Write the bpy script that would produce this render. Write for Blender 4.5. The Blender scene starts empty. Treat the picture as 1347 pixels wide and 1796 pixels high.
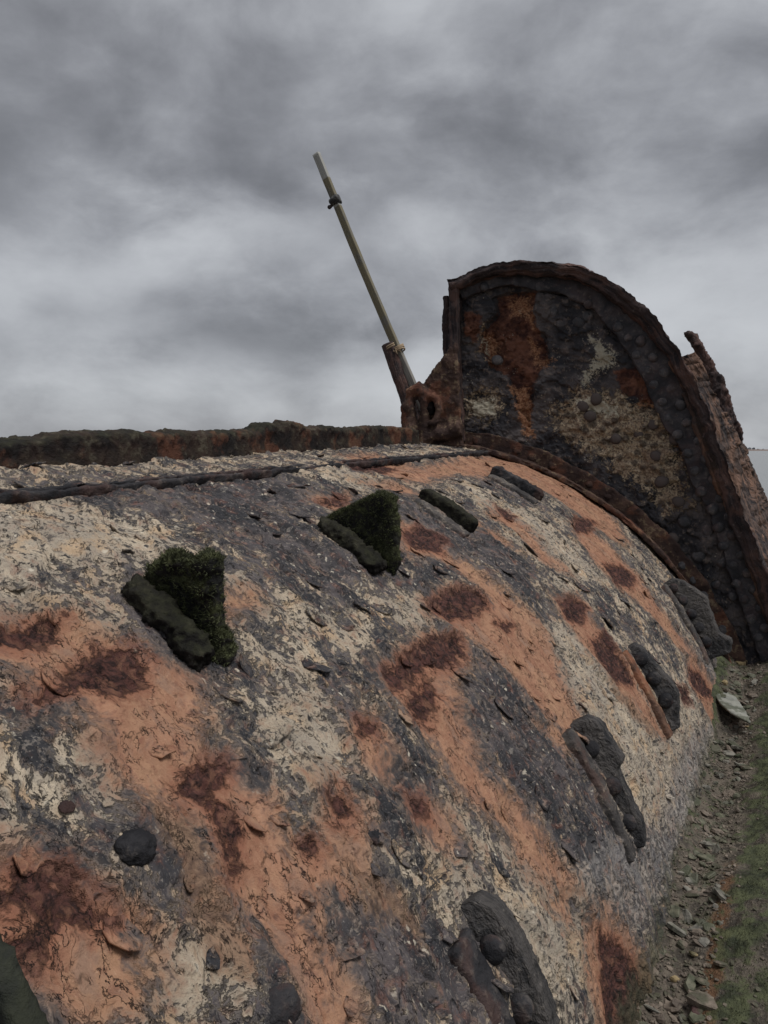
import bpy, bmesh, math, random
import numpy as np
from mathutils import Vector, Matrix

rad = math.radians
random.seed(7)
RNG = np.random.default_rng(11)
SC = bpy.context.scene
COL = SC.collection

# ------------------------------------------------------------------ camera
F, CX, CY = 1349.0, 673.5, 898.0            # photo pixels
PITCH = rad(4.677)
CAMZ = 1.403                                 # eye above the mud
cam_d = bpy.data.cameras.new('camera')
cam = bpy.data.objects.new('camera', cam_d)
COL.objects.link(cam)
cam.location = (0, 0, CAMZ)
cam.rotation_euler = (rad(90) - PITCH, 0, 0)
cam_d.sensor_fit = 'VERTICAL'
cam_d.sensor_height = 36.0
cam_d.lens = 36.0 * F / 1796.0
cam_d.clip_start = 0.02
cam_d.clip_end = 20000
SC.camera = cam

# ------------------------------------------------------------------ exposure
SC.view_settings.view_transform = 'Standard'
SC.view_settings.look = 'None'
SC.view_settings.gamma = 1.0
SC.view_settings.exposure = 0.74
SC.cycles.max_bounces = 6
SC.cycles.diffuse_bounces = 3
SC.cycles.glossy_bounces = 3


class NT:
    """small helper round a node tree"""
    def __init__(s, tree):
        s.t = tree; s.n = tree.nodes; s.l = tree.links
    def put(s, sock, v):
        if isinstance(v, bpy.types.NodeSocket): s.l.new(v, sock)
        elif v is not None:
            if sock.type == 'RGBA' and not isinstance(v, (int, float)) and len(v) == 3: v = (*v, 1)
            sock.default_value = v
    def node(s, typ, ins=None, **kw):
        n = s.n.new(typ)
        for k, v in kw.items(): setattr(n, k, v)
        for k, v in (ins or {}).items(): s.put(n.inputs[k], v)
        return n
    def m(s, op, a, b=None, c=None, clamp=False):
        n = s.node('ShaderNodeMath', operation=op, use_clamp=clamp)
        s.put(n.inputs[0], a)
        if b is not None: s.put(n.inputs[1], b)
        if c is not None: s.put(n.inputs[2], c)
        return n.outputs[0]
    def v(s, op, a, b=None):
        n = s.node('ShaderNodeVectorMath', operation=op)
        s.put(n.inputs[0], a)
        if b is not None: s.put(n.inputs[1], b)
        return n.outputs[0]
    def noise(s, vec, scale, detail=4, rough=0.55, dist=0.0, col=False):
        n = s.node('ShaderNodeTexNoise', {'Scale': scale, 'Detail': detail, 'Roughness': rough, 'Distortion': dist})
        if vec is not None: s.put(n.inputs['Vector'], vec)
        return n.outputs['Color' if col else 'Fac']
    def vor(s, vec, scale, feature='F1', rand=1.0, out='Distance'):
        n = s.node('ShaderNodeTexVoronoi', {'Scale': scale, 'Randomness': rand}, feature=feature)
        s.put(n.inputs['Vector'], vec)
        return n.outputs[out]
    def step(s, v, a, b, lo=0.0, hi=1.0):
        n = s.node('ShaderNodeMapRange', {'Value': v, 'From Min': a, 'From Max': b, 'To Min': lo, 'To Max': hi},
                   interpolation_type='SMOOTHSTEP')
        return n.outputs[0]
    def mix(s, f, a, b, blend='MIX'):
        n = s.node('ShaderNodeMix', data_type='RGBA', blend_type=blend)
        s.put(n.inputs[0], f); s.put(n.inputs[6], a); s.put(n.inputs[7], b)
        return n.outputs[2]
    def attr(s, name, out='Fac'):
        return s.node('ShaderNodeAttribute', attribute_name=name).outputs[out]
    def bump(s, h, dist, strength=1.0, nrm=None):
        n = s.node('ShaderNodeBump', {'Height': h, 'Distance': dist, 'Strength': strength})
        if nrm is not None: s.put(n.inputs['Normal'], nrm)
        return n.outputs[0]


# ------------------------------------------------------------------ world: overcast sky
def pix_dir(u, v):
    x = (u - CX) / F; y = -(v - CY) / F
    c, s_ = math.cos(PITCH), math.sin(PITCH)
    return np.array([x, c + s_ * y, -s_ + c * y])

world = bpy.data.worlds.new('World')
SC.world = world
world.use_nodes = True
world.cycles.sampling_method = 'NONE'          # smooth overcast sky: no importance map needed
W = NT(world.node_tree)
W.n.clear()
SUN_EL, SUN_AZ = rad(62), rad(118)
sky = W.node('ShaderNodeTexSky', sky_type='NISHITA', sun_disc=False, sun_elevation=SUN_EL, sun_rotation=SUN_AZ)
tc = W.node('ShaderNodeTexCoord').outputs['Generated']
sep = W.node('ShaderNodeSeparateXYZ', {0: tc})
X, Y, Z = sep.outputs
az = W.m('ARCTAN2', X, Y)
el = W.m('ARCSINE', Z)
cp = W.v('MULTIPLY', tc, (1.0, 1.0, 1.75))
wn = W.noise(cp, 2.4, 3, 0.5, col=True)
cpw = W.v('ADD', cp, W.node('ShaderNodeVectorMath', {0: W.v('SUBTRACT', wn, (0.5, 0.5, 0.5)), 'Scale': 0.16}, operation='SCALE').outputs[0])
c1 = W.noise(cpw, 2.3, 6, 0.5)
c2 = W.noise(W.v('ADD', cpw, (3.7, 1.9, 0)), 6.0, 8, 0.58)
cl = W.m('ADD', W.m('MULTIPLY', W.m('SUBTRACT', c1, 0.5), 0.48), W.m('MULTIPLY', W.m('SUBTRACT', c2, 0.5), 0.62))
# cloud masses (azimuth, elevation, widths, strength); edges broken by the same noise
jit = W.m('MULTIPLY', W.m('SUBTRACT', c2, 0.5), 0.32)
jit2 = W.m('MULTIPLY', W.m('SUBTRACT', c1, 0.5), 0.30)
MASSES = [(150, 290, 270, 100, -0.20), (640, 220, 230, 80, -0.17), (340, 525, 240, 55, -0.19), (520, 600, 120, 32, -0.12), (780, 480, 160, 45, -0.08), (60, 600, 120, 30, -0.06),
          (430, 395, 170, 50, 0.12), (90, 455, 200, 45, 0.10), (330, 690, 500, 60, 0.12), (1180, 420, 260, 120, 0.07),
          (1250, 620, 260, 110, 0.09), (1020, 330, 260, 60, -0.03), (700, 60, 420, 70, 0.02), (620, 300, 70, 26, 0.05), (950, 230, 330, 50, -0.05), (1150, 120, 330, 110, -0.08)]
tot = cl
for (u, v_, wu, wv, st) in MASSES:
    d = pix_dir(u, v_); d /= np.linalg.norm(d)
    a0, e0 = math.atan2(d[0], d[1]), math.asin(d[2])
    da = W.m('DIVIDE', W.m('ADD', W.m('SUBTRACT', az, a0), jit), wu / F)
    de = W.m('DIVIDE', W.m('ADD', W.m('SUBTRACT', el, e0), W.m('MULTIPLY', jit2, 0.45)), wv / F)
    g = W.m('EXPONENT', W.m('MULTIPLY', W.m('ADD', W.m('MULTIPLY', da, da), W.m('MULTIPLY', de, de)), -0.8))
    tot = W.m('MULTIPLY_ADD', g, st, tot)
vn = W.node('ShaderNodeTexVoronoi', {'Vector': W.v('ADD', cpw, (0.4, 0.9, 0.2)), 'Scale': 4.2, 'Detail': 1.5, 'Roughness': 0.5, 'Smoothness': 0.75}, feature='SMOOTH_F1')
tot = W.m('ADD', tot, W.m('MULTIPLY', W.m('SUBTRACT', 0.62, vn.outputs['Distance']), 0.36))
fld = W.m('ADD', tot, W.step(Z, 0.0, 0.5, 0.075, 0.02))
lum = W.step(fld, -0.34, 0.32, 0.105, 0.335)
ccol = W.mix(W.step(lum, 0.12, 0.35), (0.935, 0.96, 1.04), (0.965, 0.995, 1.045))
ccol = W.mix(1.0, ccol, W.node('ShaderNodeCombineXYZ', {0: lum, 1: lum, 2: lum}).outputs[0], 'MULTIPLY')
bg1 = W.node('ShaderNodeBackground', {'Color': ccol, 'Strength': 1.0})
bg2 = W.node('ShaderNodeBackground', {'Color': sky.outputs[0], 'Strength': 0.1})
mx = W.node('ShaderNodeMixShader', {0: 0.97, 1: bg2.outputs[0], 2: bg1.outputs[0]})
W.node('ShaderNodeOutputWorld', {0: mx.outputs[0]})

sun_d = bpy.data.lights.new('sun', 'SUN')
sun_d.energy = 1.5
sun_d.angle = rad(22)
sun_d.color = (1.0, 0.975, 0.94)
sun = bpy.data.objects.new('sun', sun_d)
COL.objects.link(sun)
sd = Vector((math.sin(SUN_AZ) * math.cos(SUN_EL), math.cos(SUN_AZ) * math.cos(SUN_EL), math.sin(SUN_EL)))
sun.rotation_euler = sd.to_track_quat('Z', 'Y').to_euler()

# ------------------------------------------------------------------ wreck coordinates
HEAD, TILT = rad(28.615), rad(1.07)
D, CYL, R = 2.204, -1.991, 1.95
A = np.array([math.sin(HEAD) * math.cos(TILT), math.cos(HEAD) * math.cos(TILT), math.sin(TILT)])
S = np.array([math.cos(HEAD), -math.sin(HEAD), 0.0])
T = np.cross(S, A)
O = np.array([0, 0, CAMZ])

def wreck(s, t, l):
    s, t, l = np.broadcast_arrays(np.asarray(s, float), np.asarray(t, float), np.asarray(l, float))
    return O + s[..., None] * S + t[..., None] * T + l[..., None] * A

def hullp(l, th, r=0.0):
    th = np.asarray(th, float)
    return wreck(-D + (R + r) * np.sin(th), CYL + (R + r) * np.cos(th), l)

def er(th): return math.sin(th) * S + math.cos(th) * T
def et(th): return math.cos(th) * S - math.sin(th) * T

def hit(u, v):
    """photo pixel -> (arc metres, along metres) on the hull"""
    d = pix_dir(u, v)
    s, t, l = d @ S, d @ T, d @ A
    a = s * s + t * t; b = 2 * (s * D - t * CYL); c = D * D + CYL * CYL - R * R
    k = (-b - math.sqrt(max(b * b - 4 * a * c, 0))) / (2 * a)
    return R * math.atan2(k * s + D, k * t - CYL), k * l

def on_plane(u, v, l0, skew=0.0):
    """photo pixel -> (s, t, l) on the cross plane l = l0 + skew*(s+D)"""
    d = pix_dir(u, v)
    s, t, l = d @ S, d @ T, d @ A
    k = (l0 + skew * D) / (l - skew * s)
    return k * s, k * t, k * l

# ------------------------------------------------------------------ numpy noise
_perm = RNG.permutation(256); _perm = np.concatenate([_perm, _perm, _perm])
_g = RNG.normal(size=(256, 3)); _g /= np.linalg.norm(_g, axis=1)[:, None]

def pn(p):
    p = np.asarray(p, float)
    i = np.floor(p).astype(np.int64); f = p - i; i &= 255
    w = f * f * f * (f * (f * 6 - 15) + 10)
    out = np.zeros(len(p))
    for dx in (0, 1):
        for dy in (0, 1):
            for dz in (0, 1):
                h = _perm[_perm[_perm[i[:, 0] + dx] + i[:, 1] + dy] + i[:, 2] + dz]
                gr = _g[h]
                dot = gr[:, 0] * (f[:, 0] - dx) + gr[:, 1] * (f[:, 1] - dy) + gr[:, 2] * (f[:, 2] - dz)
                ww = (w[:, 0] if dx else 1 - w[:, 0]) * (w[:, 1] if dy else 1 - w[:, 1]) * (w[:, 2] if dz else 1 - w[:, 2])
                out += dot * ww
    return out * 1.5

def fbm(p, sc, octv=4, gain=0.5, off=0.0):
    p = np.asarray(p, float); out = np.zeros(len(p)); a = 1.0
    sc = np.asarray(sc, float) * np.ones(3)
    for k in range(octv):
        out += a * pn(p * sc + off + k * 17.3); a *= gain; sc = sc * 2.03
    return out

def sstep(x, a, b):
    t = np.clip((x - a) / (b - a), 0, 1); return t * t * (3 - 2 * t)

def poly_sd(px, py, poly, margin):
    """signed distance (positive inside) of points to a polygon, -margin beyond it"""
    poly = np.asarray(poly, float)
    out = np.full(px.shape, -margin)
    lo, hi = poly.min(0) - margin, poly.max(0) + margin
    idx = np.where((px > lo[0]) & (px < hi[0]) & (py > lo[1]) & (py < hi[1]))[0]
    if not len(idx): return out
    x, y = px[idx], py[idx]
    d2 = np.full(len(idx), 1e9); ins = np.zeros(len(idx), bool)
    n = len(poly)
    for i in range(n):
        (ax, ay), (bx, by) = poly[i], poly[(i + 1) % n]
        ex, ey = bx - ax, by - ay
        t = np.clip(((x - ax) * ex + (y - ay) * ey) / (ex * ex + ey * ey + 1e-12), 0, 1)
        d2 = np.minimum(d2, (x - ax - t * ex) ** 2 + (y - ay - t * ey) ** 2)
        cr = ((ay > y) != (by > y)) & (x < (bx - ax) * (y - ay) / (by - ay + 1e-12) + ax)
        ins ^= cr
    dd = np.sqrt(d2)
    out[idx] = np.clip(np.where(ins, dd, -dd), -margin, margin)
    return out

# ------------------------------------------------------------------ mesh helpers
def mesh_np(name, v, quads, smooth=True):
    me = bpy.data.meshes.new(name)
    v = np.asarray(v, np.float32); q = np.asarray(quads, np.int32)
    k = q.shape[1]
    me.vertices.add(len(v)); me.vertices.foreach_set('co', v.ravel())
    me.loops.add(q.size); me.loops.foreach_set('vertex_index', q.ravel())
    me.polygons.add(len(q)); me.polygons.foreach_set('loop_start', np.arange(0, q.size, k, dtype=np.int32))
    me.update(calc_edges=True)
    if smooth: me.polygons.foreach_set('use_smooth', np.ones(len(me.polygons), bool))
    return me

def add_attr(me, name, vals):
    vals = np.asarray(vals, np.float32)
    if vals.ndim == 1:
        a = me.attributes.new(name, 'FLOAT', 'POINT'); a.data.foreach_set('value', vals)
    else:
        a = me.attributes.new(name, 'FLOAT_VECTOR', 'POINT'); a.data.foreach_set('vector', vals.ravel())

def grid_quads(nr, nc, wrap=False):
    i = np.arange(nr - 1)[:, None]; j = np.arange(nc if wrap else nc - 1)[None, :]
    j2 = (j + 1) % nc
    return np.stack([(i * nc + j), (i * nc + j2), ((i + 1) * nc + j2), ((i + 1) * nc + j)], -1).reshape(-1, 4)

def obj(name, me, mat=None, parent=None):
    o = bpy.data.objects.new(name, me); COL.objects.link(o)
    if mat is not None and me is not None:
        me.materials.clear(); me.materials.append(mat)
    if parent is not None: o.parent = parent
    return o

def tag(o, label, cat, group=None):
    o['label'] = label; o['category'] = cat
    if group: o['group'] = group
    return o

def loft(name, sec, disp=None, mat=None, parent=None, caps=True):
    """closed cross-sections sec[n, m, 3] -> tube; disp(points, arc, per) moves along the normals"""
    sec = np.asarray(sec, float); n, m, _ = sec.shape
    arc = np.concatenate([[0], np.cumsum(np.linalg.norm(np.diff(sec.mean(1), axis=0), axis=1))])
    per = np.concatenate([[0], np.cumsum(np.linalg.norm(np.diff(sec.mean(0), axis=0), axis=1))])
    arcg, perg = np.repeat(arc, m), np.tile(per, n)
    du = np.gradient(sec, axis=0); dv = (np.roll(sec, -1, 1) - np.roll(sec, 1, 1))
    nr = np.cross(du, dv); nr /= np.linalg.norm(nr, axis=2, keepdims=True) + 1e-9
    cen = sec.mean(1, keepdims=True)
    if np.sum(nr * (sec - cen)) < 0: nr = -nr; flip = True
    else: flip = False
    p = sec.reshape(-1, 3)
    if disp is not None: p = p + nr.reshape(-1, 3) * disp(p, arcg, perg)[:, None]
    q = grid_quads(n, m, True)
    if not flip: q = q[:, ::-1]
    q = q[:, ::-1]
    v = p
    if caps:
        v = np.concatenate([p, p[:m].mean(0)[None], p[-m:].mean(0)[None]])
        j = np.arange(m); j2 = (j + 1) % m
        c0 = np.stack([np.full(m, n * m), j2, j, j], -1); c1 = np.stack([np.full(m, n * m + 1), (n - 1) * m + j, (n - 1) * m + j2, (n - 1) * m + j2], -1)
    me = bpy.data.meshes.new(name)
    faces = [tuple(x) for x in q.tolist()]
    if caps:
        faces += [(n * m, b, a) for a, b in zip(j.tolist(), j2.tolist())]
        faces += [(n * m + 1, (n - 1) * m + a, (n - 1) * m + b) for a, b in zip(j.tolist(), j2.tolist())]
    me.from_pydata(v.tolist(), [], faces)
    bm = bmesh.new(); bm.from_mesh(me); bmesh.ops.recalc_face_normals(bm, faces=bm.faces); bm.to_mesh(me); bm.free()
    me.polygons.foreach_set('use_smooth', np.ones(len(me.polygons), bool))
    tp = np.zeros((len(v), 3)); tp[:n * m, 0] = arcg; tp[:n * m, 1] = perg
    if caps: tp[n * m] = (0, per[-1] / 2, 0.1); tp[n * m + 1] = (arc[-1], per[-1] / 2, 0.1)
    add_attr(me, 'tp', tp)
    return obj(name, me, mat, parent)

def rrect(w, h, n=28, r=0.35):
    """rounded rectangle section, n points"""
    a = np.linspace(0, 2 * np.pi, n, endpoint=False)
    c, s = np.cos(a), np.sin(a); e = r * 1.0
    return np.stack([np.sign(c) * np.abs(c) ** e * w / 2, np.sign(s) * np.abs(s) ** e * h / 2], -1)

def lump_mesh(name, shapes, voxel, amp=0.006, sc=18.0, fine=0.5, sm=4):
    """union of rough shapes (bmesh fillers) -> voxel remesh -> smooth -> noise: a corroded, crusted casting"""
    bm = bmesh.new()
    for f in shapes: f(bm)
    me = bpy.data.meshes.new('tmp'); bm.to_mesh(me); bm.free()
    o = bpy.data.objects.new('tmp', me); COL.objects.link(o)
    mod = o.modifiers.new('r', 'REMESH'); mod.mode = 'VOXEL'; mod.voxel_size = voxel
    if sm:
        ms = o.modifiers.new('s', 'SMOOTH'); ms.iterations = sm; ms.factor = 0.5
    dg = bpy.context.evaluated_depsgraph_get(); dg.update()
    m2 = bpy.data.meshes.new_from_object(o.evaluated_get(dg))
    bpy.data.objects.remove(o); bpy.data.meshes.remove(me)
    m2.name = name
    n = len(m2.vertices)
    co = np.empty(n * 3, np.float32); m2.vertices.foreach_get('co', co); co = co.reshape(-1, 3).astype(float)
    nn = np.empty(n * 3, np.float32); m2.vertices.foreach_get('normal', nn); nn = nn.reshape(-1, 3)
    dsp = amp * fbm(co, sc, 4, 0.55) + amp * fine * fbm(co, sc * 4.5, 2, 0.5, 5.0)
    co = co + nn * dsp[:, None]
    m2.vertices.foreach_set('co', co.astype(np.float32).ravel())
    m2.polygons.foreach_set('use_smooth', np.ones(len(m2.polygons), bool))
    m2.update()
    return m2

def prism(pts, nvec, th):
    """filler: polygon of world points extruded +-th/2 along nvec"""
    def f(bm):
        nv = np.asarray(nvec) * th / 2
        a = [bm.verts.new(tuple(np.asarray(p) - nv)) for p in pts]
        b = [bm.verts.new(tuple(np.asarray(p) + nv)) for p in pts]
        n = len(pts)
        fs = [bm.faces.new(a[::-1]), bm.faces.new(b)]
        for i in range(n): fs.append(bm.faces.new((a[i], a[(i + 1) % n], b[(i + 1) % n], b[i])))
        bmesh.ops.recalc_face_normals(bm, faces=fs)
    return f

def tubef(pts, radii, n=10):
    """filler: capsule chain along points"""
    def f(bm):
        pts_ = [np.asarray(p, float) for p in pts]
        rings = []
        for i, p in enumerate(pts_):
            d = pts_[min(i + 1, len(pts_) - 1)] - pts_[max(i - 1, 0)]; d /= np.linalg.norm(d)
            a = np.cross(d, [0.31, 0.2, 0.93]); a /= np.linalg.norm(a); b = np.cross(d, a)
            rr = radii[i] if hasattr(radii, '__len__') else radii
            rings.append([bm.verts.new(tuple(p + rr * (math.cos(k * 2 * math.pi / n) * a + math.sin(k * 2 * math.pi / n) * b))) for k in range(n)])
        fs = []
        for r0, r1 in zip(rings[:-1], rings[1:]):
            for k in range(n): fs.append(bm.faces.new((r0[k], r0[(k + 1) % n], r1[(k + 1) % n], r1[k])))
        fs.append(bm.faces.new(rings[0][::-1])); fs.append(bm.faces.new(rings[-1]))
        bmesh.ops.recalc_face_normals(bm, faces=fs)
    return f

def ballf(p, r, sx=1.0):
    def f(bm):
        bmesh.ops.create_icosphere(bm, subdivisions=2, radius=r, matrix=Matrix.Translation(Vector(tuple(p))))
    return f

# ------------------------------------------------------------------ materials
def new_mat(name):
    m = bpy.data.materials.new(name); m.use_nodes = True
    t = NT(m.node_tree); t.n.clear()
    b = t.node('ShaderNodeBsdfPrincipled'); t.node('ShaderNodeOutputMaterial', {0: b.outputs[0]})
    return m, t, b

def scaled(t, vec, sx, sy, sz=1.0):
    return t.v('MULTIPLY', vec, (sx, sy, sz))

SLATE, PURPLE, CREAM = (0.036, 0.036, 0.041), (0.100, 0.086, 0.088), (0.58, 0.485, 0.36)
ORANGE, ORANGE2, BROWN = (0.40, 0.215, 0.132), (0.29, 0.140, 0.086), (0.225, 0.130, 0.080)
MAROON, MAROON2 = (0.105, 0.043, 0.034), (0.024, 0.011, 0.010)

def hull_material():
    m, t, b = new_mat('flaking_rusted_hull_plate')
    P = t.attr('hp', 'Vector')
    wv = t.node('ShaderNodeVectorMath', {0: t.v('SUBTRACT', t.noise(P, 9, 3, 0.5, col=True), (0.5, 0.5, 0.5)), 'Scale': 0.07}, operation='SCALE').outputs[0]
    Pw = t.v('ADD', P, wv)
    Ps = scaled(t, Pw, 0.5, 1.0)                        # drawn out down the slope
    nb = t.noise(Pw, 5.0, 5, 0.55)
    nm = t.noise(Ps, 17.0, 8, 0.64)
    nf = t.noise(Pw, 62.0, 6, 0.66)
    nx = t.noise(Pw, 230.0, 4, 0.65)
    nl = t.noise(t.v('ADD', Ps, (7.3, 2.2, 0.0)), 26.0, 6, 0.62)
    nq = t.noise(t.v('ADD', Pw, (1.3, 8.2, 0.0)), 24.0, 6, 0.62)
    dark, cream, brown = t.attr('dark'), t.attr('cream'), t.attr('brown')
    # flaking: pale scale against dark crust
    c = t.m('ADD', t.m('MULTIPLY', nm, 0.46), t.m('MULTIPLY', nb, 0.24))
    c = t.m('ADD', c, t.m('ADD', t.m('MULTIPLY', nf, 0.40), t.m('MULTIPLY', nx, 0.14)))
    c = t.m('ADD', c, t.m('MULTIPLY', cream, 0.058))
    c = t.m('SUBTRACT', c, t.m('MULTIPLY', dark, 0.060))
    pale = t.step(c, 0.606, 0.640)
    mid = t.step(c, 0.565, 0.600)
    dcol = t.mix(t.step(nb, 0.40, 0.60), SLATE, PURPLE)
    dcol = t.mix(t.m('MULTIPLY', t.step(nl, 0.55, 0.38), 0.8), dcol, (0.020, 0.020, 0.023))
    dcol = t.mix(t.m('MULTIPLY', t.step(nf, 0.55, 0.63), 0.7), dcol, (0.25, 0.225, 0.20))
    dcol = t.mix(t.m('MULTIPLY', t.step(nx, 0.58, 0.70), 0.6), dcol, (0.34, 0.31, 0.28))
    ccol = t.mix(t.step(nm, 0.46, 0.64), (0.35, 0.30, 0.24), CREAM)
    ccol = t.mix(t.m('MULTIPLY', t.step(t.noise(Pw, 11, 4, 0.6), 0.52, 0.66), 0.6), ccol, (0.56, 0.38, 0.22))
    ccol = t.mix(t.m('MULTIPLY', t.step(nf, 0.47, 0.40), 0.85), ccol, (0.060, 0.054, 0.053))
    ccol = t.mix(t.m('MULTIPLY', t.step(nx, 0.46, 0.36), 0.7), ccol, (0.14, 0.115, 0.10))
    base = t.mix(t.m('MULTIPLY', mid, 0.55), dcol, (0.20, 0.172, 0.15))
    base = t.mix(pale, base, ccol)
    # dark round lichen spots and small pale chips
    vs = t.vor(Pw, 42.0)
    spot = t.m('MULTIPLY', t.step(t.m('ADD', vs, t.m('MULTIPLY', nf, 0.6)), 0.56, 0.46), t.step(t.noise(P, 13, 3), 0.48, 0.58))
    base = t.mix(t.m('MULTIPLY', spot, 0.85), base, (0.040, 0.040, 0.046))
    v2 = t.vor(Ps, 60.0)
    chip = t.m('MULTIPLY', t.step(t.m('ADD', v2, t.m('MULTIPLY', nx, 0.55)), 0.52, 0.42), t.step(t.noise(P, 21, 3), 0.52, 0.58))
    base = t.mix(t.m('MULTIPLY', chip, 0.85), base, (0.60, 0.54, 0.44))
    # grey silted lower strake, green film at the foot
    grey = t.step(t.m('ADD', t.attr('grey'), t.m('MULTIPLY', t.m('SUBTRACT', nm, 0.5), 2.2)), -0.2, 0.5)
    gcol = t.mix(t.step(nf, 0.3, 0.7), (0.075, 0.070, 0.075), (0.36, 0.335, 0.315))
    base = t.mix(t.m('MULTIPLY', grey, 0.8), base, gcol)
    # powder rust
    on = t.m('ADD', t.m('MULTIPLY', t.m('SUBTRACT', nm, 0.5), 3.4), t.m('ADD', t.m('MULTIPLY', t.m('SUBTRACT', nf, 0.5), 1.6), t.m('MULTIPLY', t.m('SUBTRACT', nb, 0.5), 1.6)))
    ov = t.m('ADD', t.attr('orange'), on)
    om = t.step(ov, -0.50, 0.55)
    halo = t.m('MULTIPLY', t.step(ov, -1.1, -0.1), 0.6)
    base = t.mix(halo, base, t.mix(t.step(nf, 0.3, 0.7), (0.085, 0.070, 0.064), (0.25, 0.175, 0.13)))
    ocol = t.mix(t.step(nl, 0.34, 0.66), ORANGE2, ORANGE)
    ocol = t.mix(t.m('MULTIPLY', t.step(nb, 0.45, 0.65), 0.55), ocol, (0.40, 0.235, 0.140))
    ocol = t.mix(t.m('MULTIPLY', t.step(nf, 0.50, 0.36), 0.6), ocol, (0.20, 0.080, 0.050))
    ocol = t.mix(t.m('MULTIPLY', t.step(nq, 0.54, 0.64), 0.5), ocol, (0.45, 0.265, 0.165))
    ocol = t.mix(t.m('MULTIPLY', t.step(nm, 0.53, 0.66), 0.65), ocol, (0.235, 0.150, 0.112))
    ocol = t.mix(t.m('MULTIPLY', t.step(nx, 0.60, 0.70), 0.45), ocol, (0.52, 0.34, 0.23))
    bm_ = t.step(t.m('ADD', brown, t.m('MULTIPLY', on, 0.6)), -0.3, 0.4)
    base = t.mix(t.m('MULTIPLY', bm_, 0.85), base, t.mix(t.step(nf, 0.3, 0.7), (0.13, 0.075, 0.05), (0.31, 0.195, 0.125)))
    base = t.mix(t.m('MULTIPLY', om, 0.94), base, ocol)
    # scabs
    mv = t.m('ADD', t.attr('maroon'), t.m('ADD', t.m('MULTIPLY', t.m('SUBTRACT', nq, 0.5), 3.0), t.m('MULTIPLY', t.m('SUBTRACT', nf, 0.5), 1.8)))
    mm = t.step(mv, -0.20, 0.35)
    rim = t.m('MULTIPLY', t.step(mv, -1.0, -0.1), 0.55)
    base = t.mix(rim, base, (0.215, 0.078, 0.046))
    base = t.mix(t.m('MULTIPLY', mm, t.step(nq, 0.66, 0.52, 0.45, 1.0)), base, t.mix(t.step(nf, 0.40, 0.60), MAROON2, MAROON))
    base = t.mix(t.m('MULTIPLY', mm, t.m('MULTIPLY', t.step(nx, 0.58, 0.68), 0.5)), base, (0.17, 0.085, 0.075))
    # moss film
    mo = t.step(t.m('ADD', t.attr('moss'), t.m('MULTIPLY', t.m('SUBTRACT', nm, 0.5), 2.4)), -0.1, 0.6)
    base = t.mix(t.m('MULTIPLY', mo, 0.75), base, t.mix(nf, (0.030, 0.034, 0.020), (0.085, 0.088, 0.052)))
    # lifted flake edges: gap shade painted dark along one side of a contour in the scale
    gate = t.step(t.noise(P, 15, 3, 0.5), 0.49, 0.56)
    edge = t.m('MULTIPLY', t.step(nl, 0.488, 0.498), t.step(nl, 0.5045, 0.4995))
    edge = t.m('MULTIPLY', edge, gate)
    edge2 = t.m('MULTIPLY', t.m('MULTIPLY', t.step(nm, 0.535, 0.545), t.step(nm, 0.5515, 0.5465)), t.step(t.noise(t.v('ADD', P, (5.0, 3.0, 0.0)), 12, 3, 0.5), 0.50, 0.57))
    crk = t.m('MAXIMUM', edge, edge2)
    base = t.mix(t.m('MULTIPLY', crk, 0.8), base, (0.022, 0.017, 0.016))
    t.put(b.inputs['Base Color'], base)
    t.put(b.inputs['Roughness'], t.m('ADD', 0.60, t.m('MULTIPLY', nf, 0.35)))
    b.inputs['Specular IOR Level'].default_value = 0.28
    # relief
    h = t.m('MULTIPLY', t.m('SUBTRACT', 1.0, pale), t.m('SUBTRACT', 0.55, t.m('MULTIPLY', om, 0.55)))
    h = t.m('ADD', h, t.m('MULTIPLY', nm, 0.9))
    h = t.m('ADD', h, t.m('MULTIPLY', t.step(nl, 0.495, 0.505), t.m('MULTIPLY', gate, 0.55)))
    h = t.m('ADD', h, t.m('MULTIPLY', nf, t.m('ADD', 0.75, t.m('MULTIPLY', mm, 1.2))))
    h = t.m('ADD', h, t.m('MULTIPLY', nx, 0.22))
    h = t.m('ADD', h, t.m('MULTIPLY', spot, 0.5))
    h = t.m('SUBTRACT', h, t.m('MULTIPLY', crk, 0.9))
    t.put(b.inputs['Normal'], t.bump(h, 0.0095, 1.0))
    return m

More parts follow.
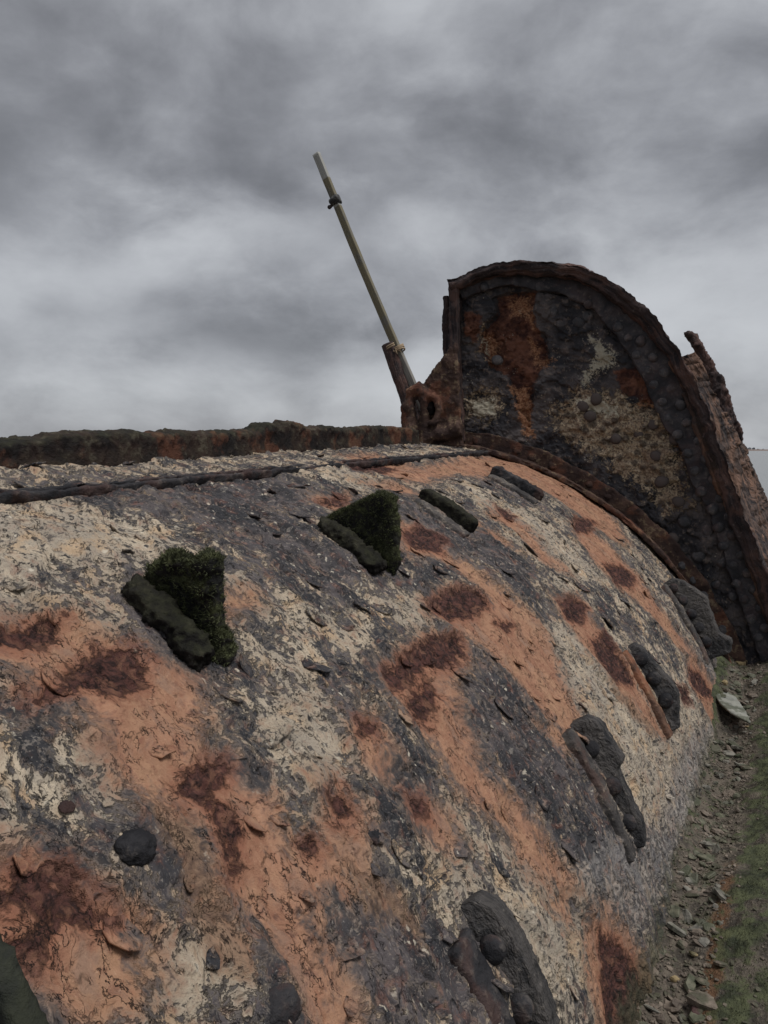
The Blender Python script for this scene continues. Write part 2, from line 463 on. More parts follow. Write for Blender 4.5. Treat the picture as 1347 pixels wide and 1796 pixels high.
def crust_material(name, c_dark, c_mid, c_light, light_amt=0.5, scale=1.0, moss=0.0, rust=0.0, spec=0.12):
    """black lumpy corrosion crust on fittings"""
    m, t, b = new_mat(name)
    P = t.node('ShaderNodeNewGeometry').outputs['Position']
    n1 = t.noise(P, 9 * scale, 6, 0.6, 0.4)
    n2 = t.noise(P, 46 * scale, 6, 0.62)
    n3 = t.noise(P, 190 * scale, 3, 0.6)
    c = t.mix(t.step(n1, 0.38, 0.66), c_dark, c_mid)
    c = t.mix(t.m('MULTIPLY', t.step(t.m('ADD', t.m('MULTIPLY', n2, 0.7), t.m('MULTIPLY', n1, 0.4)), 0.58, 0.68), light_amt), c, c_light)
    if rust:
        c = t.mix(t.m('MULTIPLY', t.step(t.noise(t.v('ADD', P, (4.1, 2.2, 7.7)), 7 * scale, 6, 0.6), 0.50, 0.60), rust), c,
                  t.mix(n2, (0.14, 0.042, 0.026), (0.36, 0.145, 0.075)))
    if moss:
        up = t.node('ShaderNodeSeparateXYZ', {0: t.node('ShaderNodeNewGeometry').outputs['Normal']}).outputs[2]
        mf = t.step(t.m('ADD', t.m('MULTIPLY', up, 0.45), t.m('MULTIPLY', n1, 1.0)), 0.40, 0.68)
        c = t.mix(t.m('MULTIPLY', mf, moss), c, t.mix(t.step(n2, 0.35, 0.65), (0.022, 0.024, 0.012), (0.080, 0.086, 0.040)))
    t.put(b.inputs['Base Color'], c)
    t.put(b.inputs['Roughness'], t.m('ADD', 0.5, t.m('MULTIPLY', n2, 0.45)))
    b.inputs['Specular IOR Level'].default_value = spec
    h = t.m('ADD', t.m('ADD', t.m('MULTIPLY', n1, 0.8), t.m('MULTIPLY', n2, 0.75)), t.m('MULTIPLY', n3, 0.22))
    t.put(b.inputs['Normal'], t.bump(h, 0.010 / scale, 1.0))
    return m

def fibre_material(name, stops, along=4.0, across=60.0, spec=0.2):
    """laminated wrought plate that weathers into fibres along its length"""
    m, t, b = new_mat(name)
    P = t.attr('tp', 'Vector')
    G = t.node('ShaderNodeNewGeometry').outputs['Position']
    wob = t.node('ShaderNodeVectorMath', {0: t.v('SUBTRACT', t.noise(G, 5, 3, col=True), (0.5, 0.5, 0.5)), 'Scale': 0.05}, operation='SCALE').outputs[0]
    Pw = t.v('ADD', P, wob)
    n1 = t.noise(scaled(t, Pw, along, across), 1.0, 6, 0.6)
    n2 = t.noise(scaled(t, Pw, along * 4, across * 3), 1.0, 4, 0.6)
    n3 = t.noise(G, 4.5, 5, 0.6)
    n4 = t.noise(G, 60, 4, 0.6)
    c = t.mix(t.step(n1, 0.36, 0.62), stops[0], stops[1])
    c = t.mix(t.m('MULTIPLY', t.step(t.m('ADD', t.m('MULTIPLY', n3, 0.75), t.m('MULTIPLY', n1, 0.3)), 0.50, 0.60), 0.85), c, t.mix(n2, stops[1], stops[2]))
    c = t.mix(t.m('MULTIPLY', t.step(n4, 0.58, 0.70), 0.4), c, stops[3])
    c = t.mix(t.m('MULTIPLY', t.step(n2, 0.42, 0.30), 0.7), c, stops[0])
    t.put(b.inputs['Base Color'], c)
    b.inputs['Roughness'].default_value = 0.8
    b.inputs['Specular IOR Level'].default_value = spec
    h = t.m('ADD', t.m('ADD', n1, t.m('MULTIPLY', n2, 0.5)), t.m('MULTIPLY', n4, 0.35))
    t.put(b.inputs['Normal'], t.bump(h, 0.022, 1.0))
    return m

def bulkhead_material():
    m, t, b = new_mat('blackened_bulkhead_plate')
    G = t.attr('hp', 'Vector')
    n1 = t.noise(G, 6, 6, 0.6, 0.3)
    n2 = t.noise(G, 24, 7, 0.65)
    n3 = t.noise(G, 90, 4, 0.62)
    nn = t.m('ADD', t.m('MULTIPLY', t.m('SUBTRACT', n2, 0.5), 2.4), t.m('MULTIPLY', t.m('SUBTRACT', n1, 0.5), 1.2))
    nn3 = t.m('MULTIPLY', t.m('SUBTRACT', n3, 0.5), 1.4)
    c = t.mix(t.step(n1, 0.40, 0.62), (0.042, 0.041, 0.047), (0.125, 0.108, 0.108))
    c = t.mix(t.m('MULTIPLY', t.step(n2, 0.53, 0.64), 0.75), c, (0.20, 0.160, 0.140))
    tan = t.step(t.m('ADD', t.attr('tan'), t.m('MULTIPLY', t.m('ADD', nn, nn3), 1.5)), -0.15, 0.4)
    tc_ = t.mix(t.step(n3, 0.38, 0.60), (0.19, 0.145, 0.108), (0.54, 0.43, 0.30))
    tc_ = t.mix(t.m('MULTIPLY', t.step(n1, 0.48, 0.60), 0.5), tc_, (0.20, 0.125, 0.085))
    tc_ = t.mix(t.m('MULTIPLY', t.step(t.vor(G, 17.0), 0.46, 0.24), 0.7), tc_, (0.055, 0.042, 0.038))
    c = t.mix(t.m('MULTIPLY', tan, 0.9), c, tc_)
    br = t.step(t.m('ADD', t.attr('brown'), t.m('MULTIPLY', nn, 0.55)), -0.1, 0.3)
    c = t.mix(br, c, t.mix(t.step(t.m('ADD', t.m('MULTIPLY', n2, 0.5), t.m('MULTIPLY', n1, 0.5)), 0.40, 0.58), (0.050, 0.022, 0.020), (0.20, 0.090, 0.060)))
    orr = t.step(t.m('ADD', t.attr('orange'), t.m('ADD', nn, nn3)), -0.05, 0.55)
    c = t.mix(orr, c, t.mix(t.step(n3, 0.35, 0.65), (0.21, 0.088, 0.052), (0.44, 0.24, 0.135)))
    wh = t.step(t.m('ADD', t.attr('white'), t.m('ADD', nn, t.m('MULTIPLY', nn3, 1.6))), 0.25, 0.7)
    c = t.mix(t.m('MULTIPLY', wh, 0.9), c, t.mix(n3, (0.38, 0.34, 0.25), (0.64, 0.59, 0.48)))
    fl = t.m('MULTIPLY', t.step(t.vor(G, 55.0), 0.26, 0.18), t.step(t.noise(G, 7.5, 3), 0.55, 0.66))
    c = t.mix(t.m('MULTIPLY', fl, 0.8), c, (0.42, 0.38, 0.31))
    t.put(b.inputs['Base Color'], c)
    t.put(b.inputs['Roughness'], t.m('ADD', 0.5, t.m('MULTIPLY', n2, 0.4)))
    b.inputs['Specular IOR Level'].default_value = 0.15
    h = t.m('ADD', t.m('ADD', t.m('MULTIPLY', n1, 0.8), t.m('MULTIPLY', n2, 1.0)), t.m('MULTIPLY', n3, 0.4))
    h = t.m('ADD', h, t.m('MULTIPLY', t.m('MULTIPLY', tan, t.step(t.vor(G, 17.0), 0.1, 0.5)), -0.6))
    t.put(b.inputs['Normal'], t.bump(h, 0.022, 1.0))
    return m

M_HULL = hull_material()
M_CRUST = crust_material('black_corrosion_crust', (0.020, 0.020, 0.023), (0.045, 0.043, 0.046), (0.125, 0.110, 0.100), 0.5, rust=0.12)
M_FLANGE = crust_material('grey_scaled_flange', (0.045, 0.042, 0.042), (0.095, 0.085, 0.08), (0.26, 0.225, 0.185), 0.6, rust=0.15)
M_RFLANGE = crust_material('rusty_scaled_flange', (0.085, 0.05, 0.038), (0.20, 0.11, 0.07), (0.36, 0.22, 0.14), 0.6, rust=0.5)
M_MOSSY = crust_material('mossy_black_iron', (0.016, 0.016, 0.016), (0.035, 0.030, 0.030), (0.075, 0.070, 0.058), 0.4, moss=0.95)
M_NEAR = crust_material('dark_green_black_iron', (0.020, 0.022, 0.020), (0.040, 0.043, 0.038), (0.10, 0.10, 0.088), 0.35, moss=0.2)
M_RIB = crust_material('mossy_dark_rib', (0.009, 0.008, 0.008), (0.020, 0.017, 0.016), (0.050, 0.043, 0.035), 0.5, moss=0.22)
M_BAR = crust_material('rusty_mossy_bar', (0.016, 0.014, 0.014), (0.046, 0.028, 0.025), (0.13, 0.115, 0.095), 0.35, 0.8, moss=0.22, rust=0.30)
M_LUG = crust_material('rusty_casting', (0.040, 0.026, 0.024), (0.100, 0.060, 0.046), (0.22, 0.165, 0.105), 0.7, 0.8, rust=0.32)
M_RIM = fibre_material('laminated_rim_plate', ((0.026, 0.022, 0.025), (0.080, 0.056, 0.054), (0.165, 0.088, 0.068), (0.19, 0.16, 0.15)), 3.0, 40.0)
M_WEB = fibre_material('fibrous_black_iron', ((0.020, 0.020, 0.022), (0.052, 0.049, 0.051), (0.115, 0.102, 0.092), (0.25, 0.22, 0.19)), 14.0, 60.0, 0.35)
M_SHELL = fibre_material('torn_shell_plate', ((0.030, 0.028, 0.031), (0.125, 0.086, 0.072), (0.30, 0.165, 0.108), (0.12, 0.115, 0.115)), 2.2, 26.0)
M_RING = crust_material('black_riveted_ring', (0.034, 0.034, 0.039), (0.078, 0.072, 0.079), (0.15, 0.132, 0.125), 0.5, rust=0.06)
M_BULK = bulkhead_material()
M_RIVET = crust_material('worn_rivet_heads', (0.040, 0.040, 0.046), (0.095, 0.088, 0.094), (0.20, 0.175, 0.16), 0.5, 1.6, rust=0.1, spec=0.4)

# ------------------------------------------------------------------ setting: mud, water, far shore
def mud_height(s, l):
    """ground height as a function of wreck cross distance s and distance along l"""
    p = np.stack([s, l, np.zeros_like(s)], -1)
    near = np.exp(-((s + 0.1) / 6.0) ** 2 - ((l - 3) / 9.0) ** 2)
    z = 0.020 * fbm(p, 2.2, 3) * near + 0.010 * fbm(p, 11.0, 4, 0.6, 3.0) * near
    con = -0.365                                       # foot of the hull
    z += 0.06 * sstep(l, 1.9, 3.0) * np.exp(-((s - con + 0.02) / 0.055) ** 2) - 0.07 * sstep(l, 2.6, 1.7) * near - 0.030 * np.exp(-((s - con - 0.11) / 0.07) ** 2)
    z += (0.05 * sstep(s, -0.20, 0.0) + 0.03 * sstep(s, 0.0, 0.5)) * near
    z += 0.18 * sstep(l, 3.7, 4.7) * np.exp(-(s / 3.0) ** 2) * (1 - sstep(l, 7, 12))
    dist = np.hypot(s, l - 3)
    z += 0.25 * fbm(p, 0.05, 3) * sstep(dist, 5, 25)
    z -= 1.9 * sstep(dist, 7, 24)
    return z

def axis_coords(lo, hi, d, far, g=1.22):
    out = list(np.arange(lo, hi, d)); st = d; x = lo; left = []
    while x > -far: st *= g; x -= st; left.append(x)
    st = d; x = out[-1]; right = []
    while x < far: st *= g; x += st; right.append(x)
    return np.array(left[::-1] + out + right)

sc_ = axis_coords(-0.50, 0.25, 0.0065, 6000); lc_ = axis_coords(1.2, 5.6, 0.0095, 6000)
gs, gl = [g.ravel() for g in np.meshgrid(sc_, lc_, indexing='ij')]
gz = mud_height(gs, gl)
AH = np.array([math.sin(HEAD), math.cos(HEAD), 0.0])
def ground_pt(s, l, z): return np.asarray(s)[..., None] * S + np.asarray(l)[..., None] * AH + np.stack([np.zeros_like(s), np.zeros_like(s), z], -1)
me = mesh_np('mud_ground', ground_pt(gs, gl, gz), grid_quads(len(sc_), len(lc_))[:, ::-1])
mp = np.stack([gs, gl, gz], -1)
add_attr(me, 'hp', mp)
gedge = np.where(gs < -0.26, np.exp(-((gs + 0.36) / 0.035) ** 2), 0)
bank = sstep(gs, -0.19, -0.10)
add_attr(me, 'green', np.clip(1.1 * gedge + 0.85 * bank - 0.16, -1, 1))
add_attr(me, 'rusty', np.exp(-((gs + 0.165) / 0.035) ** 2) * sstep(gl, 3.2, 2.4))

def mud_material():
    m, t, b = new_mat('silty_mud')
    P = t.attr('hp', 'Vector')
    n1 = t.noise(P, 4, 5, 0.6); n2 = t.noise(P, 22, 6, 0.62); n3 = t.noise(P, 110, 4, 0.6)
    c = t.mix(t.step(n2, 0.35, 0.65), (0.045, 0.038, 0.030), (0.15, 0.125, 0.098))
    c = t.mix(t.m('MULTIPLY', t.step(n3, 0.5, 0.7), 0.5), c, (0.20, 0.165, 0.125))
    r = t.step(t.m('ADD', t.attr('rusty'), t.m('MULTIPLY', t.m('SUBTRACT', n2, 0.5), 2.0)), 0.45, 0.85)
    c = t.mix(t.m('MULTIPLY', r, 0.75), c, t.mix(n3, (0.10, 0.045, 0.02), (0.20, 0.10, 0.045)))
    g = t.step(t.m('ADD', t.attr('green'), t.m('ADD', t.m('MULTIPLY', t.m('SUBTRACT', t.noise(P, 8, 5, 0.6), 0.5), 4.0), t.m('MULTIPLY', t.m('SUBTRACT', n2, 0.5), 2.6))), 0.10, 0.65)
    c = t.mix(t.m('MULTIPLY', g, 0.88), c, t.mix(t.step(n2, 0.35, 0.68), (0.022, 0.030, 0.013), (0.085, 0.100, 0.046)))
    t.put(b.inputs['Base Color'], c)
    t.put(b.inputs['Roughness'], t.step(n2, 0.3, 0.7, 0.55, 0.9))
    b.inputs['Specular IOR Level'].default_value = 0.3
    h = t.m('ADD', t.m('ADD', n2, t.m('MULTIPLY', n3, 0.5)), t.m('MULTIPLY', n1, 0.3))
    t.put(b.inputs['Normal'], t.bump(h, 0.018, 1.0))
    return m
M_MUD = mud_material()
ground = obj('mud_ground', me, M_MUD); ground['kind'] = 'structure'

m, t, b = new_mat('estuary_water')
b.inputs['Base Color'].default_value = (0.12, 0.125, 0.12, 1); b.inputs['Roughness'].default_value = 0.16
b.inputs['IOR'].default_value = 1.33
G = t.node('ShaderNodeNewGeometry').outputs['Position']
t.put(b.inputs['Normal'], t.bump(t.noise(scaled(t, G, 0.6, 1.3), 1.2, 4), 0.12, 0.5))
nw = 60
wx = np.linspace(-9000, 9000, nw); wg = np.stack(np.meshgrid(wx, wx, indexing='ij'), -1).reshape(-1, 2)
water = obj('water', mesh_np('water', np.concatenate([wg, np.full((len(wg), 1), -0.75)], 1), grid_quads(nw, nw)[:, ::-1], False), m)
water['kind'] = 'structure'

m, t, b = new_mat('far_bank'); G = t.node('ShaderNodeNewGeometry').outputs['Position']
t.put(b.inputs['Base Color'], t.mix(t.noise(G, 0.05, 4), (0.15, 0.11, 0.095), (0.22, 0.17, 0.15)))
b.inputs['Roughness'].default_value = 0.9
# low bank across the estuary, in a wide arc
aa = np.linspace(rad(-75), rad(75), 260)
dist_ = 1000 + 90 * np.sin(aa * 5.0) + 50 * np.sin(aa * 13 + 1)
hgt = 1.7 + 0.5 * fbm(np.stack([aa * 30, aa * 0, aa * 0], -1), 1.0, 4)
sec_r = np.array([-16, -3, 8, 60, 240.]); sec_h = np.array([-0.3, 0.75, 1.0, 1.0, 0.6])
pv = np.stack([np.stack([np.sin(a) * (d0 + sec_r), np.cos(a) * (d0 + sec_r), -0.85 + sec_h * h0 * (sec_h > 0) + np.where(sec_h < 0, -0.6, 0)], -1) for a, d0, h0 in zip(aa, dist_, hgt)])
shore = obj('far_shore', mesh_np('far_shore', pv.reshape(-1, 3), grid_quads(len(aa), 5)), m)
shore['kind'] = 'structure'
m, t, b = new_mat('far_tree_foliage'); b.inputs['Base Color'].default_value = (0.13, 0.14, 0.155, 1); b.inputs['Roughness'].default_value = 1.0
bm = bmesh.new()
for k in range(900):
    a = random.uniform(rad(-75), rad(75)); d0 = np.interp(a, aa, dist_) + random.uniform(15, 150)
    dens = 0.5 + 0.5 * math.sin(a * 21) * math.sin(a * 47 + 1)
    if random.random() > 0.35 + dens: continue
    hh = random.uniform(1.2, 3.4) * (0.6 + 0.7 * dens)
    mt = Matrix.Translation((math.sin(a) * d0, math.cos(a) * d0, 0.4 + hh * 0.5)) @ Matrix.Diagonal((hh * random.uniform(0.7, 1.9), hh * 0.8, hh, 1))
    r_ = bmesh.ops.create_icosphere(bm, subdivisions=1, radius=0.8, matrix=mt)
    for v_ in r_['verts']: v_.co += Vector((random.uniform(-.3, .3), random.uniform(-.3, .3), random.uniform(-.35, .35))) * hh * 0.5
me = bpy.data.meshes.new('far_woodland'); bm.to_mesh(me); bm.free()
wood = obj('far_woodland', me, m)
wood['kind'] = 'stuff'; tag(wood, 'thin line of distant trees on the far bank', 'trees')

# ------------------------------------------------------------------ the wreck
WRECK = obj('hull_wreck', None)
WRECK.location = tuple(hullp(2.5, rad(74.0)) * np.array([1, 1, 0]))
bpy.context.view_layer.update()
tag(WRECK, 'rusted riveted iron hull wreck half sunk in the mud, flaking orange and black', 'shipwreck')
WINV = WRECK.matrix_world.inverted()
def part(o, parent=None):
    """parent a mesh made in world coordinates, keeping it in place (every part's own matrix is the identity)"""
    o.parent = parent or WRECK
    o.matrix_parent_inverse = Matrix.Identity(4) if parent else WINV
    return o

# ---- pressure hull: traced stains, in photo pixels, carried onto the plate
ORANGES = [
 [(-60,1090),(0,1085),(60,1078),(130,1085),(160,1120),(230,1135),(280,1165),(345,1190),(358,1260),(345,1310),(400,1318),(440,1350),(480,1400),(505,1470),(532,1550),(562,1640),(592,1720),(615,1800),(640,1870),(570,1870),(555,1796),(525,1720),(475,1650),(430,1600),(392,1540),(375,1480),(335,1425),(300,1405),(250,1400),(205,1370),(172,1300),(130,1240),(60,1250),(30,1210),(20,1165),(-60,1160)],
 [(-60,1520),(0,1505),(60,1495),(120,1520),(180,1570),(240,1600),(252,1650),(240,1720),(200,1760),(150,1785),(90,1790),(40,1740),(-60,1660)],
 [(695,905),(760,950),(830,1000),(900,1050),(950,1090),(968,1140),(992,1180),(1002,1230),(1035,1292),(1000,1290),(950,1240),(900,1190),(850,1140),(800,1100),(758,1078),(757,1050),(800,1035),(852,1047),(820,1010),(770,985),(710,968),(698,940)],
 [(670,1180),(700,1145),(760,1115),(810,1115),(822,1150),(800,1180),(795,1200),(812,1260),(835,1330),(870,1380),(912,1420),(950,1470),(990,1530),(1002,1570),(960,1545),(915,1510),(895,1465),(850,1420),(800,1370),(770,1315),(738,1280),(708,1250),(680,1212)],
 [(615,1263),(652,1260),(672,1300),(692,1340),(697,1375),(670,1362),(640,1335),(620,1295)],
 [(550,1390),(590,1373),(622,1400),(642,1450),(632,1485),(620,1505),(590,1490),(560,1450)],
 [(713,1393),(748,1393),(777,1430),(798,1472),(770,1482),(735,1450)],
 [(508,1480),(548,1468),(572,1500),(602,1512),(592,1552),(562,1592),(535,1570),(518,1520)],
 [(1008,902),(1040,930),(1090,980),(1130,1030),(1152,1060),(1202,1130),(1222,1170),(1190,1135),(1150,1092),(1116,1055),(1078,1025),(1036,980),(1008,942)],
 [(973,1048),(1012,1048),(1034,1080),(1062,1120),(1092,1160),(1132,1220),(1165,1290),(1140,1275),(1088,1212),(1038,1152),(1008,1110),(982,1080)],
 [(1203,1142),(1232,1170),(1263,1220),(1258,1290),(1228,1235),(1208,1192)],
 [(590,797),(660,797),(735,822),(800,806),(860,797),(935,806),(1005,848),(1068,903),(1105,952),(1075,950),(1010,900),(940,858),(880,838),(800,832),(740,850),(690,838),(640,826)],
 [(640,850),(700,850),(760,872),(700,868)], [(868,888),(930,930),(962,970),(1004,1012),(955,988),(900,932),(858,905)],
 [(1028,1608),(1062,1603),(1105,1650),(1135,1710),(1145,1800),(1150,1870),(1060,1870),(1050,1796),(1033,1700)],
 [(385,1048),(445,1048),(432,1078),(398,1078)], [(548,880),(612,868),(595,897)], [(985,1548),(1005,1570),(1000,1615),(970,1590)],
 [(940,1265),(1020,1290),(985,1300)], [(1100,1220),(1165,1290),(1150,1290)], [(820,905),(900,955),(870,945)],
]
MAROONS = [
 [(-40,1100),(0,1095),(60,1084),(112,1088),(102,1117),(40,1132),(-40,1132)],
 [(95,1205),(130,1170),(170,1138),(232,1133),(258,1160),(252,1198),(215,1218),(160,1208),(120,1218),(60,1234),(46,1215)],
 [(306,1372),(340,1342),(402,1326),(415,1345),(375,1390),(404,1420),(434,1450),(424,1500),(410,1530),(393,1500),(388,1450),(356,1408),(316,1392)],
 [(-40,1555),(0,1548),(30,1528),(90,1516),(132,1543),(163,1568),(200,1612),(160,1625),(112,1614),(93,1640),(78,1675),(40,1685),(-30,1660),(30,1645),(68,1622),(50,1592),(5,1602),(-40,1600)],
 [(752,1060),(780,1038),(832,1035),(858,1060),(832,1083),(788,1088)],
 [(672,1182),(708,1152),(760,1112),(808,1117),(818,1147),(790,1170),(750,1168),(722,1198),(690,1214)],
 [(722,1217),(750,1197),(771,1214),(763,1240),(757,1266),(727,1264)],
 [(703,937),(740,922),(784,945),(772,968),(728,963)],
 [(977,1053),(1007,1049),(1029,1070),(1023,1093),(998,1088)], [(1037,1122),(1072,1133),(1094,1165),(1114,1203),(1080,1198),(1052,1162)],
 [(1062,990),(1092,993),(1114,1014),(1107,1033),(1078,1022)], [(1207,1172),(1232,1183),(1254,1222),(1235,1224),(1212,1202)],
 [(1056,1635),(1086,1658),(1118,1700),(1134,1742),(1134,1870),(1072,1870),(1062,1720)],
 [(573,1398),(603,1393),(613,1432),(588,1443)], [(717,1398),(747,1403),(753,1428),(728,1428)], [(627,1266),(652,1268),(658,1287),(633,1286)],
 [(522,1474),(546,1466),(562,1486),(540,1502)], [(1007,908),(1048,913),(1032,932),(1010,930)], [(868,1093),(903,1093),(890,1107)],
 [(595,820),(650,810),(695,822),(660,832)], [(555,882),(603,870),(603,887)], [(1187,1203),(1206,1208),(1212,1238),(1194,1228)], [(870,888),(905,905),(890,912)],
 [(1050,1120),(1060,1110),(1085,1150),(1075,1155)],
]
DARKS = [
 [(120,1000),(240,1005),(320,1050),(440,1150),(400,1195),(300,1175),(200,1085)], [(130,862),(560,842),(640,880),(560,930),(640,1000),(740,1020),(600,1060),(470,1000),(300,900),(180,900)],
 [(690,880),(860,920),(960,1000),(940,1050),(820,980),(700,1010),(560,960)], [(480,1185),(620,1110),(690,1085),(660,1190),(640,1290),(560,1250),(500,1240)],
 [(180,1430),(290,1440),(300,1530),(350,1640),(480,1800),(260,1800),(250,1650),(180,1540),(0,1480),(60,1440)], [(470,1580),(540,1490),(700,1580),(740,1800),(620,1800),(540,1650)],
 [(840,1160),(930,1230),(980,1330),(1000,1440),(900,1410),(830,1280)], [(690,1310),(760,1400),(850,1480),(880,1540),(740,1520),(660,1420)], [(0,1270),(110,1270),(90,1310),(0,1330)],
 [(370,1220),(420,1280),(470,1400),(430,1360),(380,1300)], [(940,1270),(1000,1290),(1040,1420),(1080,1500),(1000,1460)], [(700,1600),(780,1600),(880,1800),(720,1800)],
 [(990,1010),(1040,1030),(1110,1120),(1060,1090)], [(1070,1130),(1150,1190),(1190,1280),(1130,1210)], [(820,830),(860,830),(950,890),(890,870)], [(340,1480),(400,1600),(440,1690),(370,1600)],
]
CREAMS = [
 [(-40,890),(140,890),(300,930),(260,1000),(120,1000),(160,1060),(60,1080),(-40,1080)], [(430,1150),(560,1080),(720,1060),(690,1110),(560,1150),(640,1250),(540,1230),(470,1180)],
 [(-40,1320),(110,1300),(190,1390),(160,1450),(0,1440),(-40,1440)], [(390,1290),(470,1200),(600,1270),(610,1380),(530,1430),(460,1350)],
 [(1000,1090),(1120,1150),(1250,1290),(1200,1440),(1120,1420),(1050,1280),(960,1180)], [(700,1480),(900,1500),(1020,1620),(1000,1800),(900,1700),(780,1590)],
 [(930,940),(1000,960),(1060,1050),(960,1030)], [(300,1700),(380,1640),(420,1740),(360,1800)], [(560,830),(640,840),(560,860)], [(520,920),(580,900),(560,960)],
 [(840,870),(940,910),(1020,1000),(900,960)], [(150,1540),(200,1500),(300,1560),(250,1580)],
]
BROWNS = [[(240,1400),(335,1420),(372,1500),(404,1580),(434,1640),(445,1720),(380,1690),(320,1600),(290,1520),(262,1450)], [(1060,1180),(1100,1220),(1165,1290),(1140,1295),(1080,1230)],
          [(560,1480),(700,1560),(740,1640),(640,1600)], [(860,1120),(960,1160),(900,1160)], [(200,1560),(250,1620),(260,1700),(240,1760),(230,1650)]]
GREYS = [[(1040,1470),(1200,1420),(1180,1560),(1100,1680),(1040,1620),(980,1520)], [(1200,1290),(1265,1240),(1200,1480),(1150,1440)], [(1180,1130),(1260,1150),(1270,1230)]]

# adaptive rows: finer where the plate is close to the eye
lam = [-1.6]
while lam[-1] < 7.4:
    x = lam[-1]; d_ = math.sqrt(max(x, 0.25) ** 2 + 1.0)
    lam.append(x + (0.0030 * d_ if 0.15 < x < 4.9 else 0.05))
lam = np.array(lam)
ths = np.concatenate([np.linspace(rad(-88), rad(-9), 40, endpoint=False), np.linspace(rad(-9), rad(30), 330, endpoint=False), np.linspace(rad(30), rad(79), 480, endpoint=False), np.linspace(rad(79), rad(112), 16)])
LL, TH = [g.ravel() for g in np.meshgrid(lam, ths, indexing='ij')]
AX = TH * R
def layer(polys, soft, ax=None, ll=None):
    ax = AX if ax is None else ax; ll = LL if ll is None else ll
    out = np.full(ax.shape, -1.0)
    for p in polys:
        pp = [hit(*q) for q in p]
        out = np.maximum(out, poly_sd(ax, ll, pp, soft) / soft)
    return out
a_or, a_ma = layer(ORANGES, 0.075), layer(MAROONS, 0.036)
a_dk, a_cr, a_br, a_gr = layer(DARKS, 0.14), layer(CREAMS, 0.14), layer(BROWNS, 0.07), layer(GREYS, 0.12)
a_mo = np.clip(sstep(TH, rad(66), rad(76)) * 1.6 - 1.0, -1, 1)
hp = np.stack([AX, LL, np.zeros_like(AX)], -1)
hpw = hp + 0.03 * np.stack([pn(hp * 7), pn(hp * 7 + 9.1), np.zeros_like(AX)], -1)
flow = hpw * np.array([0.45, 1.0, 1.0])
r_ = 0.010 * fbm(hp, 2.6, 2) + 0.0040 * fbm(flow, 11.0, 3, 0.55, 2.0)
f1 = fbm(flow, 9.0, 4, 0.55, 31.0); f2 = fbm(flow, 16.0, 4, 0.55, 57.0)
plain = 1 - sstep(a_or, -0.2, 0.6)
r_ += (0.0060 * sstep(f1, 0.05, 0.08) + 0.0045 * sstep(f1, 0.32, 0.35) + 0.0042 * sstep(f2, 0.10, 0.14)) * (0.35 + 0.65 * plain)
r_ += -0.0055 * sstep(a_or, -0.5, 0.4) - 0.004 * sstep(a_ma, -0.4, 0.5) + sstep(a_ma, -0.3, 0.4) * 0.0055 * fbm(hp, 45.0, 3, 0.6)
r_ += 0.0016 * fbm(hp, 60.0, 2, 0.6)
me = mesh_np('pressure_hull', hullp(LL, TH, r_), grid_quads(len(lam), len(ths))[:, ::-1])
add_attr(me, 'hp', hp)
for nme, arr in (('orange', a_or), ('maroon', a_ma), ('dark', a_dk), ('cream', a_cr), ('brown', a_br), ('grey', a_gr), ('moss', a_mo)): add_attr(me, nme, arr)
HULL = part(obj('pressure_hull', me, M_HULL))
del hpw, flow, f1, f2
R_GRID = r_.reshape(len(lam), len(ths))
def hull_r(ax, ll):
    i = np.clip(np.searchsorted(lam, ll), 0, len(lam) - 1); j = np.clip(np.searchsorted(ths, ax / R), 0, len(ths) - 1)
    return R_GRID[i, j]

# curled flakes of scale still hanging on the plate, lifted at one edge
rs = np.random.default_rng(21)
fl_c = []
FLAKES = [(835, 1590), (540, 1015), (1090, 1055), (445, 905), (520, 910), (880, 1000), (930, 965), (790, 985), (1010, 1285), (1120, 1355), (650, 1465), (700, 1500), (215, 1640), (330, 1545), (60, 860), (130, 855), (100, 1200), (480, 935), (980, 1010), (1060, 1090), (880, 1240), (470, 1290), (395, 1215)]
for (u_, v_) in FLAKES: fl_c.append((*hit(u_, v_), rs.uniform(0.022, 0.036) if v_ > 1400 else rs.uniform(0.035, 0.055)))
while len(fl_c) < 210:
    l_ = 0.45 + 4.0 * rs.random() ** 1.25; a_ = R * rs.uniform(rad(3), rad(70)); sz = rs.uniform(0.014, 0.026 if l_ < 1.3 else 0.044)
    if all((a_ - q[0]) ** 2 + (l_ - q[1]) ** 2 > (sz + q[2]) ** 2 * 1.2 for q in fl_c): fl_c.append((a_, l_, sz))
NF, NRG = 13, 4
alla, alll, alllift = [], [], []
